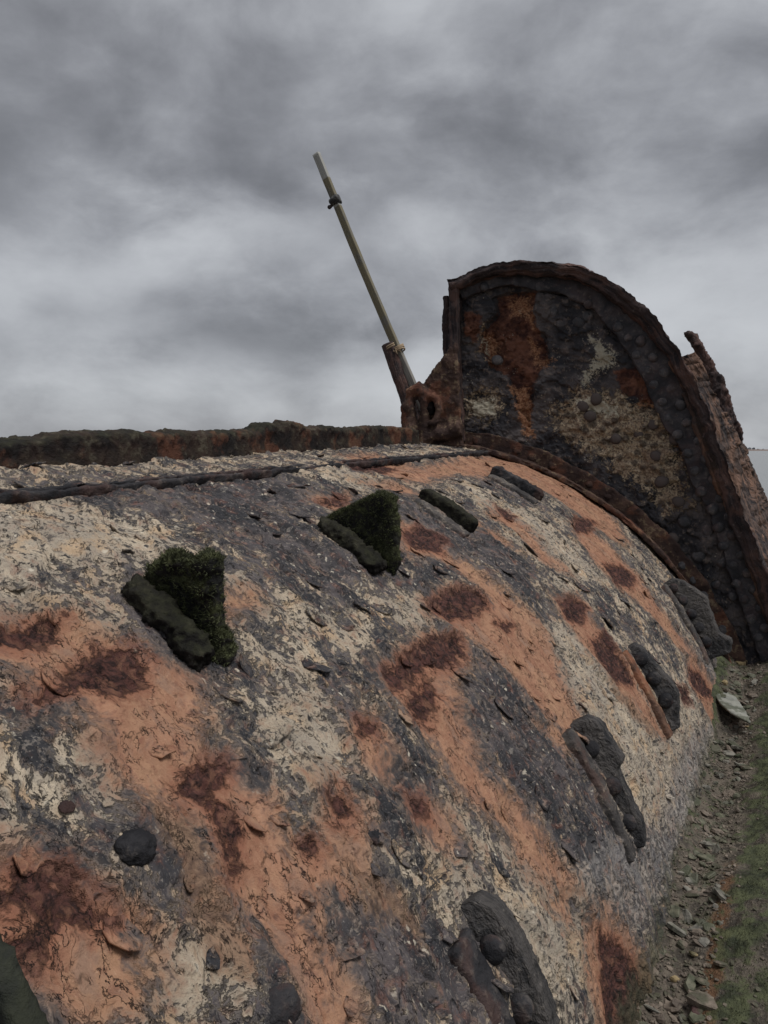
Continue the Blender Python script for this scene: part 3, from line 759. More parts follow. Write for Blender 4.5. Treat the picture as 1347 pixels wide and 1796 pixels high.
for (a_, l_, sz) in fl_c:
    ang = np.linspace(0, 2 * math.pi, NF, endpoint=False) + rs.normal(size=NF) * 0.12
    rad_ = sz * (0.75 + 0.35 * rs.random(NF)); asp = rs.uniform(0.35, 0.7); rot = rs.normal() * 0.5
    ldir = rs.normal() * 0.8 + rs.choice([0.0, -0.9])                 # lifted towards the foot of the slope or the near end
    lift_h = rs.uniform(0.006, 0.015) * (0.6 + sz / 0.045 * 0.5)
    ga, gl_, gz_ = [], [], []
    for k in range(NRG + 1):
        f = k / NRG
        x, y = np.cos(ang) * rad_ * f, np.sin(ang) * rad_ * f * asp
        xa, ya = x * math.cos(rot) - y * math.sin(rot), x * math.sin(rot) + y * math.cos(rot)
        along = (xa * math.cos(ldir) + ya * math.sin(ldir)) / sz
        ga.append(a_ + xa); gl_.append(l_ + ya); gz_.append(0.0015 + lift_h * np.clip(along + 0.35, 0, 2) ** 1.6)
    # thickness: a lower ring under the edge, then the underside centre
    ga.append(ga[-1]); gl_.append(gl_[-1]); gz_.append(gz_[-1] - 0.0035)
    ga.append(np.full(NF, a_)); gl_.append(np.full(NF, l_)); gz_.append(np.full(NF, -0.004))
    alla.append(np.concatenate(ga)); alll.append(np.concatenate(gl_)); alllift.append(np.concatenate(gz_))
fa, fl_, fz = np.concatenate(alla), np.concatenate(alll), np.concatenate(alllift)
fpos = hullp(fl_, fa / R, hull_r(fa, fl_) + fz)
fat = {'orange': layer(ORANGES, 0.075, fa, fl_), 'maroon': layer(MAROONS, 0.036, fa, fl_), 'dark': np.clip(layer(DARKS, 0.14, fa, fl_) + 0.7, -1, 1.3), 'cream': layer(CREAMS, 0.14, fa, fl_), 'brown': layer(BROWNS, 0.07, fa, fl_), 'grey': layer(GREYS, 0.12, fa, fl_), 'moss': np.full(fa.shape, -1.0)}
fq = grid_quads(NRG + 3, NF, True)[:, ::-1]
per_ = NF * (NRG + 3)
for k in range(len(fl_c)):
    sl = slice(k * per_, (k + 1) * per_)
    me = mesh_np('scale_flake', fpos[sl], fq, False)
    add_attr(me, 'hp', np.stack([fa[sl] + 0.31, fl_[sl], fz[sl] * 0], -1))
    for nme, arr in fat.items(): add_attr(me, nme, arr[sl])
    part(obj('scale_flake', me, M_HULL), HULL)

# ---- lapped seam: two rusty beads running along the hull
def hull_path(pts, n):
    hp_ = np.array([hit(*p) for p in pts]); o = np.argsort(hp_[:, 1]); hp_ = hp_[o]
    l = np.linspace(hp_[0, 1], hp_[-1, 1], n)
    return np.interp(l, hp_[:, 1], hp_[:, 0]) / R, l

def along_strip(name, pts, n, width, height, mat, off=0.0, amp=0.004, wob=0.01, m=18, ext=0.0, sink=0.25):
    th, l = hull_path(pts, n)
    if ext:
        k = int(n * 0.25); l2 = np.linspace(l[0] - ext, l[0], k, endpoint=False); th = np.concatenate([np.full(k, th[0]) + (th[0] - th[6]) / (l[0] - l[6]) * (l2 - l[0]) * 0.3, th]); l = np.concatenate([l2, l])
    th = th + off / R
    rr = rrect(width, height, m, 0.6)
    wv = pn(np.stack([l * 3.1, l * 0 + off * 40, l * 0], -1)) * wob
    hv = 1 + 0.35 * pn(np.stack([l * 5, l * 0 + 3 + off * 40, l * 0], -1))
    sec = np.stack([hullp(l, th + (wv + rr[k, 0]) / R, rr[k, 1] * hv + height * (0.5 - sink)) for k in range(m)], 1)
    return part(loft(name, sec, lambda p, a, q: amp * fbm(p, 22, 4, 0.6), mat))
SEAM = [(0, 883), (190, 866), (380, 845), (600, 822), (760, 807), (860, 797), (884, 794)]
along_strip('seam_bead', SEAM, 420, 0.017, 0.028, M_CRUST, 0.0, 0.005, 0.006, ext=1.2, sink=0.12)
along_strip('seam_bead', SEAM, 420, 0.013, 0.024, M_CRUST, -0.032, 0.005, 0.008, ext=1.2, sink=0.15)

# ---- heavy bar along the crest
BARB = [(0, 828), (200, 815), (400, 801), (600, 789), (735, 780)]
bth, bl = hull_path(BARB, 520)
k = 60; l2 = np.linspace(bl[0] - 1.6, bl[0], k, endpoint=False); bth = np.concatenate([np.full(k, bth[0]), bth]); bl = np.concatenate([l2, bl])
ker = np.ones(41) / 41; bth = np.convolve(np.pad(bth, 20, mode='edge'), ker, 'valid')
toppx = np.array([(-200, 772), (0, 770), (70, 768), (80, 760), (230, 756), (240, 758), (370, 756), (440, 752), (455, 742), (470, 741), (478, 748), (492, 738), (515, 742), (530, 750), (570, 746), (600, 752), (640, 749), (690, 748), (720, 752), (760, 752)], float)
# bar height from the photo's skyline, measured at the bar's own place
bh_ = []
for th_, l_ in zip(bth, bl):
    p0 = hullp(l_, th_ - 0.04 / R)
    def proj(p):
        d = p - O; y = d[1] * math.cos(PITCH) - d[2] * math.sin(PITCH); z = d[1] * math.sin(PITCH) + d[2] * math.cos(PITCH)
        return CX + F * d[0] / y, CY - F * z / y, y
    u0, v0, y0 = proj(p0)
    tv = np.interp(u0, toppx[:, 0], toppx[:, 1])
    bh_.append(np.clip((v0 - tv) / F * y0, 0.05, 0.30) if (l_ > 1.0 and y0 > 0.3) else 0.06)
bh_ = np.array(bh_)
i0 = np.argmax(bl > 1.22); bh_[:i0] = bh_[i0 + 3]
mb = 40; rr = rrect(1, 1, mb, 0.45); wbar = 0.085
sec = np.stack([hullp(bl, bth + (-0.05 + rr[k, 0] * (wbar + 0.03 * (rr[k, 1] < 0))) / R, (rr[k, 1] + 0.5) * (bh_ + 0.03) - 0.03) for k in range(mb)], 1)
part(loft('crest_bar', sec, lambda p, a, q: np.interp(a, [0, 2.0, 2.9, 4], [.003, .003, .008, .009]) * fbm(p, 9, 4, 0.65) + 0.006 * fbm(p, 34, 3, 0.6, 3.0), M_BAR))

# ---- rivet head (shared mesh)
def dome_mesh(name, r, h, seed, n=14, rings=5):
    bm = bmesh.new(); rs = np.random.default_rng(seed)
    rows = []
    for i in range(rings):
        a = i / rings * math.pi / 2
        rows.append([bm.verts.new((r * math.cos(a) ** 0.8 * math.cos(k * 2 * math.pi / n) * (1 + rs.normal() * 0.05), r * math.cos(a) ** 0.8 * math.sin(k * 2 * math.pi / n) * (1 + rs.normal() * 0.05), h * math.sin(a) + rs.normal() * 0.03 * h)) for k in range(n)])
    base = [bm.verts.new((v.co.x * 1.12, v.co.y * 1.12, -h * 0.8)) for v in rows[0]]
    rows = [base] + rows
    for r0, r1 in zip(rows[:-1], rows[1:]):
        for k in range(n): bm.faces.new((r0[k], r0[(k + 1) % n], r1[(k + 1) % n], r1[k]))
    tp = bm.verts.new((0, 0, h * 1.02))
    for k in range(n): bm.faces.new((rows[-1][k], rows[-1][(k + 1) % n], tp))
    me = bpy.data.meshes.new(name); bm.to_mesh(me); bm.free()
    me.polygons.foreach_set('use_smooth', np.ones(len(me.polygons), bool))
    return me
DOMES = [dome_mesh('rivet', 1.0, 0.55, s) for s in range(5)]
for dm in DOMES: dm.materials.append(M_RIVET)
def rivet(pos, nrm, r, parent, mat=None, name='rivet', squash=1.0):
    me_ = random.choice(DOMES)
    o = bpy.data.objects.new(name, me_); COL.objects.link(o)
    if mat is not None:
        o.material_slots[0].link = 'OBJECT'; o.material_slots[0].material = mat
    q = Vector(tuple(nrm)).to_track_quat('Z', 'Y')
    mw = Matrix.Translation(Vector(tuple(pos))) @ q.to_matrix().to_4x4() @ Matrix.Rotation(random.uniform(0, 6.28), 4, 'Z') @ Matrix.Diagonal((r * random.uniform(.9, 1.1), r * random.uniform(.9, 1.1), r * squash * random.uniform(.8, 1.15), 1))
    part(o, parent)
    o.matrix_basis = mw
    return o

def slab_down(name, l, th0, th1, width, height, mat, amp, prof=None, lean=0.0, jag=0.12, seed=0, voxel=0.006, sm=2, extra=()):
    """flat corroded bar or web running down the slope (round the hull) at distance l, with a torn upper edge"""
    n = 40; u = np.linspace(0, 1, n); th = th0 + (th1 - th0) * u
    hv = np.full(n, height) if prof is None else height * np.interp(u, *zip(*prof))
    hv = hv * (1 + jag * fbm(np.stack([u * 9 + seed * 3.1, u * 0, u * 0 + 2.2], -1), 1.0, 4, 0.65))
    def f(bm):
        rows = []
        for k in range(n):
            wl = width * (1 + 0.10 * pn(np.array([[u[k] * 5 + seed, 4.4, seed * 1.7]]))[0])
            pts = [(-0.03, -wl / 2 * 1.25), (-0.03, wl / 2 * 1.25), (hv[k], wl / 2 * 0.9), (hv[k] * 0.96, -wl / 2 * 0.8)]
            rows.append([bm.verts.new(tuple(hullp(l + dl_ + lean * max(r0, 0), th[k], r0))) for r0, dl_ in pts])
        fs = []
        for a_, b__ in zip(rows[:-1], rows[1:]):
            for k in range(4): fs.append(bm.faces.new((a_[k], a_[(k + 1) % 4], b__[(k + 1) % 4], b__[k])))
        fs.append(bm.faces.new(rows[0][::-1])); fs.append(bm.faces.new(rows[-1]))
        bmesh.ops.recalc_face_normals(bm, faces=fs)
    me_ = lump_mesh(name, [f] + list(extra), voxel, amp, 17.0, 0.55, sm)
    k = len(me_.vertices); co = np.empty(k * 3, np.float32); me_.vertices.foreach_get('co', co); co = co.reshape(-1, 3).astype(float)
    nn_ = np.empty(k * 3, np.float32); me_.vertices.foreach_get('normal', nn_); nn_ = nn_.reshape(-1, 3)
    co += nn_ * (max(amp * 0.7, 0.0015) * sstep(fbm(co, 13, 3, 0.55, 3.0 + seed), 0.0, 0.06))[:, None]        # scale lying in layers
    me_.vertices.foreach_set('co', co.astype(np.float32).ravel())
    e_ = et((th0 + th1) / 2)
    add_attr(me_, 'tp', np.stack([co @ e_, co @ A, co @ er((th0 + th1) / 2)], -1))
    return part(obj(name, me_, mat))

def px_th(p): return hit(*p)[0] / R

# row one, nearest first: mossy broken gusset, mossy whole gusset, two bare angle clips
def gusset(name, l, outline, base0, base1, th, mat, amp, voxel, label, extra=()):
    pts = [wreck(*on_plane(u, v, l)) for (u, v) in outline]
    # run the foot of the plate into the hull
    a, b_ = px_th(base0), px_th(base1)
    foot = [hullp(l, x, -0.02) for x in np.linspace(b_, a, 5)]
    me_ = lump_mesh(name, [prism(list(pts) + foot, A, th)] + list(extra), voxel, amp, 16.0)
    o = part(obj(name, me_, mat)); o['label'] = label
    return o

# 1: broken, thick with moss
l1 = hit(320, 1085)[1]
rib1 = [hullp(l1 - 0.058, x, 0.014) for x in np.linspace(px_th((243, 1032)), px_th((395, 1150)), 7)]
lob = [wreck(*on_plane(u, v, l1 - 0.01)) for u, v in ((290, 998), (312, 982), (368, 992), (365, 1030))]
G1 = gusset('bracket', l1, [(262, 1010), (275, 990), (300, 968), (325, 975), (338, 985), (360, 976), (380, 986), (386, 1040), (392, 1090), (402, 1120)], (262, 1030), (408, 1140), 0.035, M_MOSSY, 0.010, 0.0065,
            'broken mossy bracket, lumpy with moss', [ballf(lob[0], 0.026), ballf(lob[1], 0.024), ballf(lob[2], 0.026), ballf(lob[3], 0.03),
            ballf(hullp(l1 + 0.0, px_th((412, 1140)), 0.01), 0.026)])
# 2: whole triangular gusset
l2_ = hit(640, 968)[1]
rib2 = [hullp(l2_ - 0.062, x, 0.016) for x in np.linspace(px_th((566, 925)), px_th((680, 1000)), 7)]
edge = [wreck(*on_plane(u, v, l2_)) for u, v in ((662, 868), (688, 876), (692, 930), (694, 985), (684, 1004))]
G2 = gusset('bracket', l2_, [(578, 905), (620, 884), (660, 866), (690, 870), (693, 900), (694, 950), (696, 990)], (578, 915), (690, 1003), 0.030, M_MOSSY, 0.005, 0.0065,
            'triangular moss-covered gusset bracket', [tubef(edge, [0.012, 0.019, 0.016, 0.016, 0.018])])
for (g_, rb_, rr0) in ((G1, rib1, 0.034), (G2, rib2, 0.033)):
    me = lump_mesh('rib', [tubef(rb_, [rr0 * .8, rr0, rr0, rr0 * 1.03, rr0, rr0 * 1.04, rr0 * .85])], 0.0065, 0.011, 20, 0.7, 3)
    part(obj('rib', me, M_RIB), g_)
# 0: nearest, only its corner in the picture
l0 = 0.37
G0 = gusset('bracket', l0, [(-300, 1560), (-160, 1565), (-70, 1590), (-35, 1622), (8, 1692), (55, 1790), (100, 1880), (150, 1990)], (-200, 1700), (230, 2100), 0.03, M_NEAR, 0.004, 0.008, 'dark green-black bracket cut by the picture edge')
# 3 and 4: bare clips, rounded black rib over a grey flange
def clip_small(l, p0, p1, label, mat=M_MOSSY):
    t0, t1 = px_th(p0), px_th(p1)
    w = slab_down('bracket', l, t0, t1, 0.05, 0.055, mat, 0.0035, prof=[(0, .8), (.1, 1), (.5, .95), (.9, 1.05), (1, .8)], seed=l, sm=4)
    w['label'] = label
    part(slab_down('flange', l - 0.07, t0 + 0.01, t1 + 0.005, 0.06, 0.014, M_FLANGE, 0.004, seed=l + 1, sm=3), w)
    return w
clip_small(hit(785, 905)[1], (722, 876), (836, 932), 'black rounded angle clip beside the triangular gusset', M_RIB)
c4 = clip_small(hit(905, 855)[1], (858, 832), (946, 880), 'black angle clip with rust at its lower end, near the bulkhead', M_CRUST)

# row two, lower on the slope: web with rivets, flange before it
def clip_big(l, p0, p1, label, wh, prof, riv, fl_mat, fw=0.085, gap=0.03, lean=0.25, wth=0.055, fl_off=(0, 0)):
    t0, t1 = px_th(p0), px_th(p1)
    w = slab_down('bracket', l, t0, t1, wth, wh, M_WEB, 0.0012, prof=prof, lean=lean, seed=l, voxel=0.005, sm=2, jag=0.05)
    w['label'] = label
    part(slab_down('flange', l - wth / 2 - gap - fw / 2, t0 + fl_off[0], t1 + fl_off[1], fw, 0.020, fl_mat, 0.002, seed=l + 2, sm=1), w)
    for (u, rr_, rad_) in riv:
        th_ = t0 + (t1 - t0) * u
        rivet(hullp(l - wth / 2 - 0.004 + lean * rr_, th_, rr_), -A + 0.45 * er(th_), rad_ * 0.8, w, M_CRUST, squash=0.9)
    return w
clip_big(hit(835, 1650)[1] + 0.02, (772, 1640), (960, 1860), 'largest black angle clip with two round rivets, at the lower edge', 0.062,
         [(0, .45), (.08, .8), (.3, 1), (.7, .95), (1, .8)], [(.27, .022, .030), (.60, .022, .031), (.9, .02, .03)], M_CRUST, 0.085, 0.012, 0.6, 0.055, (0.015, 0.0))
clip_big(hit(1050, 1370)[1] + 0.04, (985, 1292), (1115, 1480), 'black riveted angle clip with a pale grey flange strip', 0.066,
         [(0, .7), (.08, 1.1), (.40, 1.15), (.44, .75), (.60, .70), (.85, .75), (1, .5)], [(.22, .02, .030), (.52, .022, .032), (.80, .02, .032)], M_FLANGE, 0.06, 0.020, 0.45, 0.05)
clip_big(hit(1140, 1215)[1] + 0.03, (1088, 1148), (1182, 1268), 'broken black angle clip beside an orange rust strip', 0.080,
         [(0, .45), (.12, .7), (.3, .75), (.5, 1.0), (.68, 1.05), (.80, .8), (1, .45)], [(.18, .03, .034), (.42, .035, .036), (.68, .035, .036)], M_RFLANGE, 0.06, 0.03, 0.5, 0.045)
clip_big(hit(1200, 1075)[1] + 0.03, (1148, 1042), (1250, 1140), 'black clip with scooped upper edge and a row of rivets, against the bulkhead', 0.15,
         [(0, .3), (.1, .55), (.35, .9), (.6, .75), (.75, .70), (.88, 1.0), (1, .75)], [(.10, .025, .030), (.27, .03, .032), (.45, .03, .034), (.62, .03, .034), (.8, .03, .034)], M_FLANGE, 0.07, 0.05)

# loose domes and lumps of crust on the plate
for (u, v, r, sq, mt_) in [(238, 1488, 0.032, 0.8, M_CRUST), (492, 1772, 0.036, 0.45, M_CRUST), (652, 1470, 0.018, 0.6, M_CRUST), (112, 1423, 0.013, 0.3, M_CRUST)]:
    ax_, l_ = hit(u, v); th_ = ax_ / R
    q_ = Vector(tuple(er(th_))).to_track_quat('Z', 'Y').to_matrix().to_4x4()
    mt4 = Matrix.Translation(Vector(tuple(hullp(l_, th_, 0.002 + float(hull_r(np.array([ax_]), np.array([l_]))[0]))))) @ q_ @ Matrix.Diagonal((1.0, 0.88, sq * 0.8, 1))
    def kf(bm, mt4=mt4, r=r): bmesh.ops.create_icosphere(bm, subdivisions=3, radius=r, matrix=mt4)
    part(obj('crust_knob', lump_mesh('crust_knob', [kf], r * 0.13, r * 0.16, 0.9 / r, 0.6, 1), mt_))

# ---- transverse bulkhead: plate, riveted ring, hull angle, rim and shell plating
LB, SK = 4.40, 0.25
def bk(u, v, dl=0.0):
    s, t, l = on_plane(u, v, LB + dl, SK); return np.array([s, t, l])
INNER = [(806, 512), (850, 492), (900, 484), (960, 487), (1010, 497), (1060, 522), (1108, 560), (1148, 602), (1183, 652), (1212, 712), (1237, 772), (1260, 832), (1283, 892), (1304, 952), (1326, 1015), (1348, 1080), (1372, 1150)]
OUTER = [(784, 491), (840, 468), (900, 456), (962, 458), (1020, 468), (1066, 488), (1112, 522), (1152, 560), (1190, 615), (1218, 668), (1244, 724), (1266, 790), (1290, 856), (1312, 920), (1338, 985), (1364, 1050), (1392, 1125)]
def resample(pts, n):
    pts = np.asarray(pts, float); d = np.concatenate([[0], np.cumsum(np.linalg.norm(np.diff(pts, axis=0), axis=1))])
    x = np.linspace(0, d[-1], n); out = np.stack([np.interp(x, d, pts[:, k]) for k in range(pts.shape[1])], -1)
    ker = np.ones(5) / 5
    pad = np.pad(out, ((2, 2), (0, 0)), mode='edge'); sm = np.stack([np.convolve(pad[:, k], ker, 'valid') for k in range(out.shape[1])], -1)
    sm[0], sm[-1] = out[0], out[-1]
    return sm
NA = 420
arc_o = resample([bk(*p) for p in INNER], NA)               # outer edge of the plate (s,t,l)
th_in = np.linspace(rad(5.0), rad(80), NA)
arc_i = np.stack([-D + (R - 0.03) * np.sin(th_in), CYL + (R - 0.03) * np.cos(th_in), LB + SK * (R - 0.03) * np.sin(th_in)], -1)
NV = 300
vv = np.linspace(0, 1, NV)[None, :, None]
bp = arc_i[:, None, :] * (1 - vv) + arc_o[:, None, :] * vv
bp = bp.reshape(-1, 3)
bs, bt = bp[:, 0], bp[:, 1]
def bpoly(p): return [tuple(bk(*q)[:2]) for q in p]
def blayer(polys, soft):
    out = np.full(bs.shape, -1.0)
    for p in polys: out = np.maximum(out, poly_sd(bs, bt, bpoly(p), soft) / soft)
    return out
HOLE = [(868, 522), (905, 512), (942, 512), (934, 545), (942, 575), (960, 600), (965, 632), (950, 650), (942, 665), (936, 690), (930, 745), (906, 720), (890, 660), (860, 645), (842, 615), (848, 580), (872, 548)]
TERR = [[(812, 524), (868, 520), (872, 545), (848, 575), (815, 590)], [(942, 512), (1000, 520), (1034, 545), (1040, 580), (1000, 590), (958, 562), (935, 545)]]
b_or = blayer([[(888, 520), (932, 515), (936, 560), (940, 590), (925, 560), (895, 555)], [(925, 590), (945, 600), (948, 625), (985, 630), (960, 645), (940, 650), (930, 620)], [(890, 675), (932, 675), (935, 750), (945, 775), (920, 770), (905, 720)], [(848, 580), (870, 590), (880, 630), (855, 640), (842, 610)], [(1100, 700), (1170, 715), (1165, 722), (1110, 712)], [(1190, 690), (1200, 800), (1188, 800), (1180, 720)]], 0.05)
b_br = blayer([HOLE, [(1075, 650), (1120, 640), (1165, 680), (1185, 715), (1120, 705), (1090, 690)], [(815, 545), (850, 555), (835, 600), (815, 590)]], 0.05)
b_tan = blayer([[(1010, 680), (1090, 690), (1175, 720), (1195, 790), (1200, 860), (1160, 880), (1110, 850), (1040, 800), (980, 770), (960, 730)], [(1130, 860), (1200, 850), (1215, 890), (1150, 895)], [(815, 690), (870, 680), (890, 720), (860, 740), (815, 735)], [(840, 575), (875, 570), (880, 625), (850, 635)]], 0.10)
b_wh = blayer([[(1020, 580), (1060, 600), (1090, 620), (1085, 645), (1050, 660), (1020, 690), (1010, 660), (1040, 620)], [(842, 590), (858, 590), (860, 635), (845, 630)], [(985, 630), (1005, 634), (985, 645)], [(900, 540), (930, 545), (920, 560)], [(1000, 690), (1080, 700), (1100, 740), (1010, 730)], [(1060, 570), (1075, 575), (1070, 588)], [(820, 700), (870, 690), (880, 735), (825, 735)]], 0.06)
recess = blayer([HOLE], 0.035); terr = blayer(TERR, 0.03)
b3 = np.stack([bs, bt, bs * 0], -1)
jig = 0.6 * fbm(b3, 14, 3, 0.6)
dz = 0.016 * fbm(b3, 5, 4, 0.55) + 0.009 * fbm(b3, 22, 3, 0.6, 7.0) - 0.045 * sstep(recess + jig, -0.1, 0.15) + 0.014 * sstep(terr + jig * 0.5, -0.1, 0.1)
pit = fbm(b3, 13, 2, 0.5, 21.0)
dz += sstep(b_tan, -0.4, 0.4) * (0.018 * np.abs(pit) - 0.006) + 0.012 * sstep(fbm(b3, 7, 4, 0.55, 40.0), 0.1, 0.16)
nb_ = A - SK * S; nb_ /= np.linalg.norm(nb_)                 # plate normal, away from the eye
pos = wreck(bp[:, 0], bp[:, 1], bp[:, 2]) - nb_ * dz[:, None]
back = wreck(bp[:, 0], bp[:, 1], bp[:, 2]) + nb_ * 0.10
back = back.reshape(NA, NV, 3)[::12, ::12]; nb1, nb2 = back.shape[:2]
me = mesh_np('bulkhead', pos, grid_quads(NA, NV)[:, ::-1])
add_attr(me, 'hp', np.stack([bs, bt, dz], -1))
for nme, arr in (('tan', b_tan), ('brown', b_br), ('orange', b_or), ('white', b_wh)): add_attr(me, nme, arr)
BULK = part(obj('bulkhead', me, M_BULK)); BULK['label'] = 'tall curved end plate, blackened, with a rusted hole-like patch'
part(obj('back_plate', mesh_np('back_plate', back.reshape(-1, 3), grid_quads(nb1, nb2)), M_RING), BULK)

# inward normal along the outer arc (in the s,t plane)
tan2 = np.gradient(arc_o[:, :2], axis=0); tan2 /= np.linalg.norm(tan2, axis=1)[:, None]
inn = np.stack([tan2[:, 1], -tan2[:, 0]], -1)
if np.mean(np.sum(inn * (np.array([-D, CYL]) - arc_o[:, :2]), 1)) < 0: inn = -inn
def arc_pt(i, inward, fwd):
    """point near plate edge: station(s) i, metres inward from the edge, metres towards the eye"""
    st = arc_o[i, :2] + inn[i] * np.asarray(inward)[..., None]
    return wreck(st[..., 0], st[..., 1], LB + SK * (st[..., 0] + D)) - nb_ * np.asarray(fwd)[..., None]
arcs = np.concatenate([[0], np.cumsum(np.linalg.norm(np.diff(arc_o[:, :2], axis=0), axis=1))])
def arc_at_px(x, y):
    p = bk(x, y); return int(np.argmin(np.linalg.norm(arc_o[:, :2] - p[:2], axis=1)))

# riveted angle ring inside the edge; its inner edge wanders
idx = np.arange(0, NA)
wid = np.interp(arcs / arcs[-1], [0, .08, .25, .36, .5, .62, .75, 1], [.075, .085, .11, .16, .20, .165, .145, .14]) + 0.02 * pn(np.stack([arcs * 5, arcs * 0, arcs * 0], -1))
mr = 30; rr = rrect(1, 1, mr, 0.22)
sec = np.stack([arc_pt(idx, (rr[k, 0] + 0.5) * wid - 0.02, (rr[k, 1] + 0.5) * 0.058 - 0.012) for k in range(mr)], 1)
RING = part(loft('riveted_ring', sec, lambda p, a, q: 0.008 * fbm(p, 9, 4, 0.6) + 0.003 * fbm(p, 45, 2), M_RING), BULK)
rv = arcs[0] + 0.1; kk = 0
while rv < arcs[-1] - 0.1:
    i = int(np.searchsorted(arcs, rv)); fr = rv / arcs[-1]
    if fr > 0.30 or kk % 3 == 0:
        w_ = wid[i]
        for off in ((0.28, 0.70) if fr > 0.36 else (0.62,)):
            j = min(NA - 1, i + (6 if off > 0.5 else 0))
            o = rivet(arc_pt(np.array([j]), np.array([w_ * off + random.uniform(-.008, .008)]), np.array([0.044]))[0], -nb_, random.uniform(0.024, 0.032), BULK, None, squash=0.95)
    rv += random.uniform(0.105, 0.125); kk += 1
# a few rivets out on the plate
for (u, v) in [(968, 548), (985, 566), (1015, 566), (1030, 555), (1035, 730), (1022, 712), (1045, 700), (872, 632), (1120, 760), (1150, 800), (1145, 745), (1080, 770), (1185, 770), (1160, 845), (1190, 880), (1225, 870), (1200, 915), (1240, 930), (1180, 945), (1225, 975), (1265, 985), (1255, 1025), (1285, 1045)]:
    p = bk(u, v); rivet(wreck(*p) - nb_ * 0.008, -nb_, random.uniform(0.028, 0.036), BULK, M_BULK if v > 690 and u < 1195 else None, squash=0.8)

# angle ring at the foot, following the hull
thf = np.linspace(rad(4), rad(76), 260)
def foot_pt(th, out, fwd):
    s_, t_ = -D + (R + out) * np.sin(th), CYL + (R + out) * np.cos(th)
    return wreck(s_, t_, LB + SK * (s_ + D)) - nb_ * np.asarray(fwd)[..., None]
fo = 0.125 + 0.012 * pn(np.stack([thf * 9, thf * 0, thf * 0], -1))
sec = np.stack([foot_pt(thf, (rr[k, 1] + 0.5) * fo - 0.02, np.full(260, (rr[k, 0] + 0.5) * 0.05 - 0.01)) for k in range(mr)], 1)
FOOT = part(loft('foot_angle', sec, lambda p, a, q: 0.009 * fbm(p, 9, 4, 0.6) + 0.004 * fbm(p, 40, 2), M_LUG), BULK)
sec = np.stack([foot_pt(thf, (rr[k, 1] + 0.5) * 0.03 - 0.008, np.full(260, (rr[k, 0] + 0.5) * 0.13 + 0.02)) for k in range(mr)], 1)
part(loft('foot_flange', sec, lambda p, a, q: 0.008 * fbm(p, 9, 4, 0.6) + 0.004 * fbm(p, 40, 2), M_LUG), BULK)
tcur = rad(12)
while tcur < rad(74):
    if random.random() < 0.6: rivet(foot_pt(np.array([tcur]), np.array([0.055]), np.array([0.036]))[0], -nb_ + 0.3 * er(tcur), random.uniform(0.020, 0.032), BULK, M_LUG if tcur < rad(45) else None, squash=0.7)
    tcur += random.uniform(0.10, 0.13) / R

# rim: thick laminated edge of the shell plating, jutting towards the eye over the plate
arc_f = resample([bk(*p, -0.13) for p in OUTER], NA)
fr_ = arcs / arcs[-1]
lamn = 34
jag = 0.012 * fbm(np.stack([arcs * 9, arcs * 0 + 4, arcs * 0], -1), 1.0, 4, 0.6)
thick = np.interp(fr_, [0, .1, .3, .5, .7, 1], [.055, .06, .06, .06, .075, .08])
Wf = wreck(arc_f[:, 0], arc_f[:, 1], arc_f[:, 2]) - (inn[:, 0:1] * S + inn[:, 1:2] * T) * jag[:, None]
IN = inn[:, 0:1] * S + inn[:, 1:2] * T
Wb = arc_pt(idx, np.zeros(NA), np.full(NA, -0.06))
def poly_section(keys, n):
    """resample a closed key polygon of stations -> n points per section"""
    keys = np.stack(keys + [keys[0]], 1)                      # N, k, 3
    seg = np.linalg.norm(np.diff(keys, axis=1), axis=2).mean(0); d = np.concatenate([[0], np.cumsum(seg)])
    x = np.linspace(0, d[-1], n, endpoint=False); out = np.zeros((len(keys), n, 3))
    for i_, xx in enumerate(x):
        j = min(np.searchsorted(d, xx, 'right') - 1, len(seg) - 1); f = (xx - d[j]) / seg[j]
        out[:, i_] = keys[:, j] * (1 - f) + keys[:, j + 1] * f
    return out
sec = poly_section([Wf, Wf + IN * thick[:, None] + nb_ * 0.01, Wb + IN * 0.02, Wb - IN * 0.04 + nb_ * 0.03, Wf - IN * 0.0 + nb_ * 0.12], 56)
def lam_disp(p, a, q):
    g = np.stack([a * 2.2, q * 38.0, a * 0], -1)
    return 0.014 * fbm(g, 1.0, 3, 0.6) + 0.008 * fbm(p, 12, 3, 0.6, 6.0)
part(loft('rim', sec, lam_disp, M_RIM), BULK)['label'] = 'thick laminated rusty rim curving over the end plate'

# shell plating running on beyond the bulkhead, torn at its far edge
i1 = arc_at_px(1190, 666); ii = np.arange(i1, NA)
uu = (arcs[ii] - arcs[i1]) / (arcs[-1] - arcs[i1])
ext = np.interp(uu, [0, .10, .16, .22, .30, .40, .50, .62, .75, .88, 1], [0.25, .45, .62, .72, .85, .95, 1.1, 1.35, 1.6, 1.8, 2.0]) + 0.10 * fbm(np.stack([uu * 22, uu * 0 + 2, uu * 0], -1), 1.0, 4, 0.65)
Sf = wreck(arc_f[ii, 0], arc_f[ii, 1], arc_f[ii, 2]) + nb_ * 0.05 + IN[ii] * 0.03
bul = np.interp(uu, [0, .2, .5, 1], [0.02, 0.0, 0.0, 0.0])
NS = 150
v1 = np.linspace(0, 1, NS)[None, :, None]
sdir = A + 0.06 * S
outer = Sf[:, None, :] + (sdir * v1) * ext[:, None, None] - IN[ii][:, None, :] * (0.05 * np.sin(v1 * 3.1))
inner = outer + IN[ii][:, None, :] * 0.035
loop = np.concatenate([outer, inner[:, ::-1]], 1)
